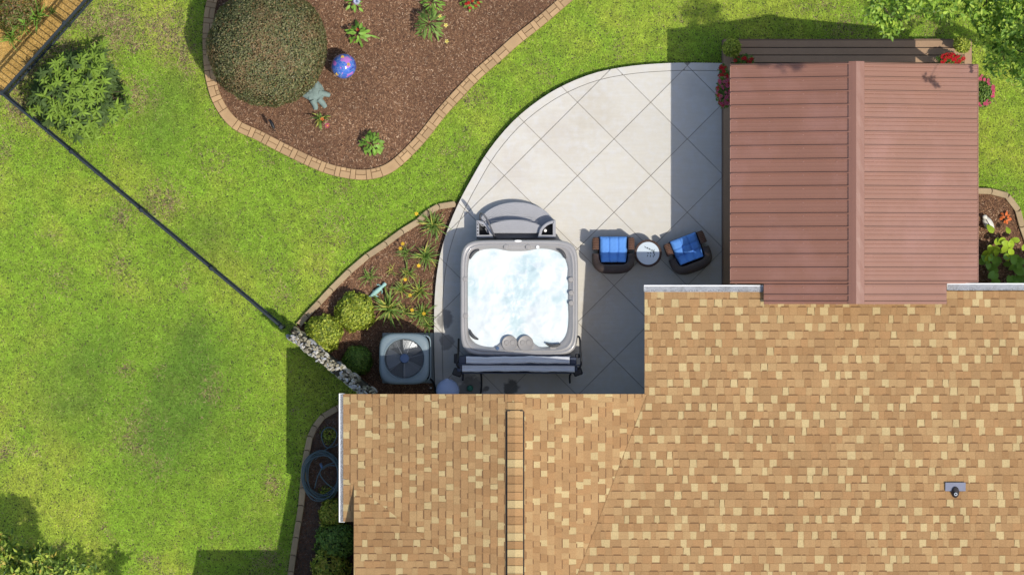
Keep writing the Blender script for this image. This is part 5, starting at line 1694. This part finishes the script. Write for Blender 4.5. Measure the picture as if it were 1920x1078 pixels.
cl_r = [(1640, 10, 3.6, .30), (1665, 25, 3.6, .32), (1672, 50, 3.4, .26), (1664, 68, 3.3, .16), (1700, 12, 3.8, .30), (1650, -5, 3.8, .35), (1722, -6, 4.0, .35), (1760, 8, 4.2, .32), (1795, -8, 4.2, .35), (1815, 18, 4.4, .36),
        (1850, 5, 4.6, .45), (1890, 15, 4.8, .45), (1930, 30, 5.0, .5), (1870, 45, 4.6, .40), (1905, 70, 4.8, .42), (1850, 62, 4.2, .30), (1880, 95, 4.4, .38), (1925, 100, 5, .45), (1862, 120, 3.8, .24), (1896, 128, 4.2, .36), (1930, 150, 4.6, .4), (1905, 40, 5.2, .4), (1838, 30, 4.0, .28), (1780, 30, 3.6, .2), (1735, 22, 3.5, .2), (1690, 38, 3.5, .2), 
        (1936, 367, 11, .13), (1940, 396, 12, .10), (1946, 368, 12, .3), (1980, 376, 12, .3), (1972, 272, 7, .15), (2000, 130, 6.5, .7), (2030, 60, 6, .7), (1990, 0, 5.5, .6), (1950, -60, 5.5, .7), (1850, -60, 5, .6), (1760, -60, 4.6, .5), (1690, -55, 4.4, .4)]
tree('tall leafy green tree whose limbs hang over the right end of the deck', (2040, 190), (2025, 170, 7.5), cl_r, .11, .060, gr, [4, 3, 3, 2], 1150)
cl_l = [(70, 1028, 2.0, .15), (128, 1058, 3.2, .20), (150, 1070, 3.4, .20), (160, 1085, 3.3, .25), (135, 1075, 3.6, .22), (25, 1030, 2.0, .2), (0, 1068, 2.6, .3), (8, 1040, 2.2, .25), (30, 1060, 2.4, .3), (62, 1052, 2.4, .26), (88, 1060, 3.1, .28), (115, 1072, 3.3, .26), (45, 1035, 2.0, .2), (60, 1085, 2.9, .4), (100, 1095, 2.9, .4), (10, 1085, 2.7, .35), (-20, 1050, 2.4, .3), (75, 1040, 1.9, .18), (-10, 1010, 1.8, .2), (18, 1012, 1.6, .18), (132, 1092, 2.3, .2), (140, 1110, 2.8, .35), (180, 1120, 2.2, .25), (215, 1115, 1.9, .2), (240, 1130, 2.0, .2), (60, 1130, 3.2, .5), (0, 1140, 3, .5), (110, 1150, 3.2, .5), (170, 1160, 2.9, .4), (300, 1165, 2.6, .25), (310, 1150, 2.8, .25), (-60, 1090, 2.6, .4), (90, 1035, 2.5, .12), (108, 1046, 2.4, .12)]
tree('yellow green feathery leaved tree at the bottom left corner of the lawn', (70, 1150), (75, 1130, 2.4), cl_l, .125, .052, [(.40, .48, .065), (.26, .37, .05), (.48, .40, .075), (.10, .17, .025)], [3, 4, 0.8, 3], 2000)

# tall weeds and grasses on the straw beyond the fence
wm = [strap_mesh('leaf', .42, .03, M['broad'], .34, .02), strap_mesh('leaf', .34, .026, M['broad'], .26, .04), strap_mesh('leaf', .3, .026, M['lily_y'], .2, .06)]
for (x, y, n, s_, lb) in ((70, 30, 40, 1.0, 'tall light green weeds beyond the fence at its upper end'), (46, 52, 40, 1.0, 'tall leafy weeds in the middle of the straw ground beyond the fence'), (22, 70, 36, .9, 'weeds on the straw ground nearest the left edge beyond the fence'), (98, 20, 18, .6, 'small weed tuft against the fence shadow on straw')):
    strap_plant('weeds', lb, 'weeds', x, y, n, s_, wm, 'weeds beyond the fence')
ball_shrub('wild_shrub', 'brownish wild shrub in the top left corner beyond the fence', 'shrub', 28, 18, .48, .55, .15, 2600, .06, .03, [(.14, .17, .03), (.22, .14, .06), (.09, .13, .02), (.26, .2, .07)], [3, 3, 2, 2], bump=.3, core=False)

# ------------------------------------------------------------------ mulch chips and straw (nobody could count them)
def scatter_chips(name, poly_px, dens, cols, w, z0, Lr, Wr):
    xs_ = [PX(x) for x, y in poly_px]; ys_ = [PY(y) for x, y in poly_px]
    x0, x1, y0, y1 = max(min(xs_), -10.4), min(max(xs_), 10.6), max(min(ys_), -6.2), min(max(ys_), 6.2)
    n = int((x1 - x0) * (y1 - y0) * dens)
    x = rng.uniform(x0, x1, n); y = rng.uniform(y0, y1, n)
    k = inpoly(x, y, list(zip(xs_, ys_)))
    x, y = x[k], y[k]; n = len(x)
    n_ = np.stack([rng.normal(size=n) * .3, rng.normal(size=n) * .3, np.ones(n)], 1)
    z = z0 + rng.random(n) * .022
    L_ = rng.uniform(*Lr, n) ; W_ = rng.uniform(*Wr, n)
    c = tints(n, cols, w, .25) * (.72 + .56 * fbm(x * 1.3, y * 1.3, 4))[:, None]
    n_ /= np.linalg.norm(n_, axis=1, keepdims=True)
    t, b = rot_to(n_, rng.random(n) * 6.283)
    p = np.stack([x, y, z], 1); L_, W_ = L_[:, None] / 2, W_[:, None] / 2
    v = np.stack([p - t * L_ - b * W_ * .6, p + t * L_ * .9 - b * W_, p + t * L_ + b * W_ * .7, p - t * L_ * .9 + b * W_], 1).reshape(-1, 3)
    f = np.arange(n)[:, None] * 4 + np.array([[0, 1, 2, 3]])
    return tag(link(name, np_mesh(name, v, f, M['chips'], np.repeat(c, 4, 0))), kind='stuff')
mc = [(.225, .118, .062), (.165, .085, .047), (.31, .175, .095), (.095, .052, .032), (.52, .36, .23)]
scatter_chips('mulch_chips', isl_poly, 4600, mc, [4, 4, 2.5, 2, .8], .032, (.016, .064), (.005, .013))
scatter_chips('mulch_chips', bed2_poly, 4600, mc, [4, 4, 2, 2, .6], .032, (.016, .064), (.005, .013))
scatter_chips('mulch_chips', bed4_poly, 3000, mc, [4, 4, 2, 2, .5], .032, (.02, .07), (.006, .016))
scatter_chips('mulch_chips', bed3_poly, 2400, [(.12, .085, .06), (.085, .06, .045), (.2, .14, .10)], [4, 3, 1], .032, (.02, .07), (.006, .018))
scatter_chips('straw_litter', strw_poly, 3000, [(.54, .34, .09), (.44, .27, .07), (.64, .43, .15), (.30, .18, .06)], [4, 3, 2, 1], .014, (.05, .16), (.003, .007))

# ------------------------------------------------------------------ grass blades
n = 1350000
x = rng.uniform(-10.9, 10.9, n); y = rng.uniform(-6.4, 6.4, n)
gx, gy = x * SC + 960, 539 - y * SC
keep = np.ones(n, bool)
cl_px = [(v.x, v.y) for v in isl]
def grown(poly_px, d):
    q = [(PX(a), PY(b)) for a, b in poly_px]
    if area(q) < 0: q = q[::-1]
    return offset_poly(q, d)
for poly in (grown(isl_poly, .10), grown(bed2_poly, .05), grown(bed3_poly, .05), grown(bed4_poly, .05), offset_poly(patio_xy, .02), grown(strw_poly, 0),
             [(PX(a), PY(b)) for a, b in ((1352, 76), (1824, 76), (1824, 600), (1352, 600))], [(PX(a), PY(b)) for a, b in ((700, 770), (1240, 770), (1240, 1200), (700, 1200))], [(PX(a), PY(b)) for a, b in ((1215, 560), (2100, 560), (2100, 1300), (1215, 1300))]):
    keep &= ~inpoly(x, y, poly)
keep &= (((gx - 150) / 80) ** 2 + ((gy - 176) / 72) ** 2 > 1) | (rng.random(n) < .15)
# thin places where the turf has died back
dead = [(225, 48, 26, .9), (238, 62, 22, .7), (300, 55, 26, .7), (318, 88, 22, .8), (345, 100, 18, .9), (330, 40, 22, .6), (250, 172, 22, .8), (222, 178, 15, 1.2), (262, 190, 16, .7), (230, 408, 20, .9), (310, 385, 24, .7), (300, 372, 24, .6), (226, 500, 20, .5), (40, 190, 18, .8), (25, 205, 16, .8),
        (235, 693, 9, 1.5), (395, 735, 16, .8), (205, 35, 25, .5), (165, 35, 18, .8), (150, 40, 16, .7), (515, 905, 14, .9), (505, 500, 12, .5), (530, 555, 16, .5), (400, 300, 20, .35), (290, 870, 22, .35), (260, 790, 30, .3), (245, 830, 24, .4), (110, 520, 25, .3), (640, 355, 16, .4), (410, 210, 10, .7), (560, 310, 10, .6), (630, 430, 30, .35), (1600, 60, 30, .4), (1750, 58, 16, .6), (1890, 370, 14, .5), (350, 130, 12, .8), (100, 215, 16, .6), (60, 230, 22, .4), (600, 1050, 22, .5), (510, 1055, 22, .6)]
dead_f = np.zeros(n)
wn = fbm(x * 9 + 3, y * 9 + 1, 4)
for (a, b, r, k) in dead:
    dead_f += k * np.exp(-(((gx - a) ** 2 + (gy - b) ** 2) / (r * 1.25) ** 2)) * (.4 + 1.4 * (wn - .25))
upper = np.clip((300 - gx) / 250, 0, 1) * np.clip((330 - gy) / 250, 0, 1)
dead_f += upper * np.clip(fbm(x * 2.4 + 60, y * 2.4 + 11, 4) - .52, 0, 1) * 5
dead_f += np.clip(fbm(x * 1.9 + 3, y * 1.9 + 81, 5) - .67, 0, 1) * 3.0
dead_f = np.clip(dead_f, 0, 1)
keep &= rng.random(n) > dead_f * .45
x, y, gx, gy, dead_f = x[keep], y[keep], gx[keep], gy[keep], dead_f[keep]
n = len(x)
big_n = fbm(x * .55 + 20, y * .55 + 40, 4); mid_n = fbm(x * 2.1 + 70, y * 2.1 + 10, 4); fine_n = fbm(x * 11, y * 11, 3)
lush = np.zeros(n)
for (a, b, r, k) in ((365, 690, 75, 1.0), (340, 740, 60, .7), (300, 800, 70, .7), (140, 760, 90, .6), (200, 640, 50, .6), (420, 840, 80, .35), (300, 870, 60, .4), (130, 700, 70, .45), (560, 250, 60, .3), (300, 240, 70, .6), (200, 60, 60, .5), (330, 160, 50, .6), (400, 470, 60, .35), (390, 430, 40, .4), (500, 1000, 90, .3), (360, 620, 40, .5)):
    lush += k * np.exp(-(((gx - a) ** 2 + (gy - b) ** 2) / r ** 2))
lush = np.clip(lush * (.35 + 1.3 * mid_n), 0, 1)
yel = np.clip((big_n - .44) * 2.8 + np.clip((gx - 560) / 900, -.1, .22) + .45 * np.exp(-(((gx - 90) / 190) ** 2 + ((gy - 890) / 190) ** 2)) + (mid_n - .5) * 1.5, 0, 1)
A_, B_, C_, D_, E_ = (np.array(c) for c in ((.385, .565, .065), (.54, .63, .095), (.18, .33, .058), (.58, .48, .25), (.36, .24, .15)))
c = A_ + (B_ - A_) * yel[:, None]
c = c + (C_ - c) * lush[:, None] * .7
dry = rng.random(n) < (.025 + .75 * dead_f)
dc = np.where((rng.random(n) < .45)[:, None], D_, E_)
c = np.where(dry[:, None], dc, c)
c = c * (.70 + .60 * rng.random((n, 1))) * (.72 + .56 * fine_n)[:, None]
ht = (.028 + .034 * rng.random(n)) * (.8 + .5 * fine_n) * (1 + .4 * lush)
an = rng.random(n) * 6.283; lean = .45 + .95 * rng.random(n)
w_ = .0052 + .005 * rng.random(n)
dx_, dy_ = np.cos(an), np.sin(an)
tip = np.stack([x + dx_ * ht * lean * 1.3, y + dy_ * ht * lean * 1.3, ht * (1.15 - .55 * lean)], 1)
l = np.stack([x - dy_ * w_, y + dx_ * w_, np.full(n, .002)], 1); r_ = np.stack([x + dy_ * w_, y - dx_ * w_, np.full(n, .002)], 1)
v = np.stack([l, r_, tip], 1).reshape(-1, 3)
tag(link('grass', np_mesh('grass', v, np.arange(3 * n).reshape(-1, 3), M['grass'], np.repeat(c, 3, 0))), kind='stuff')
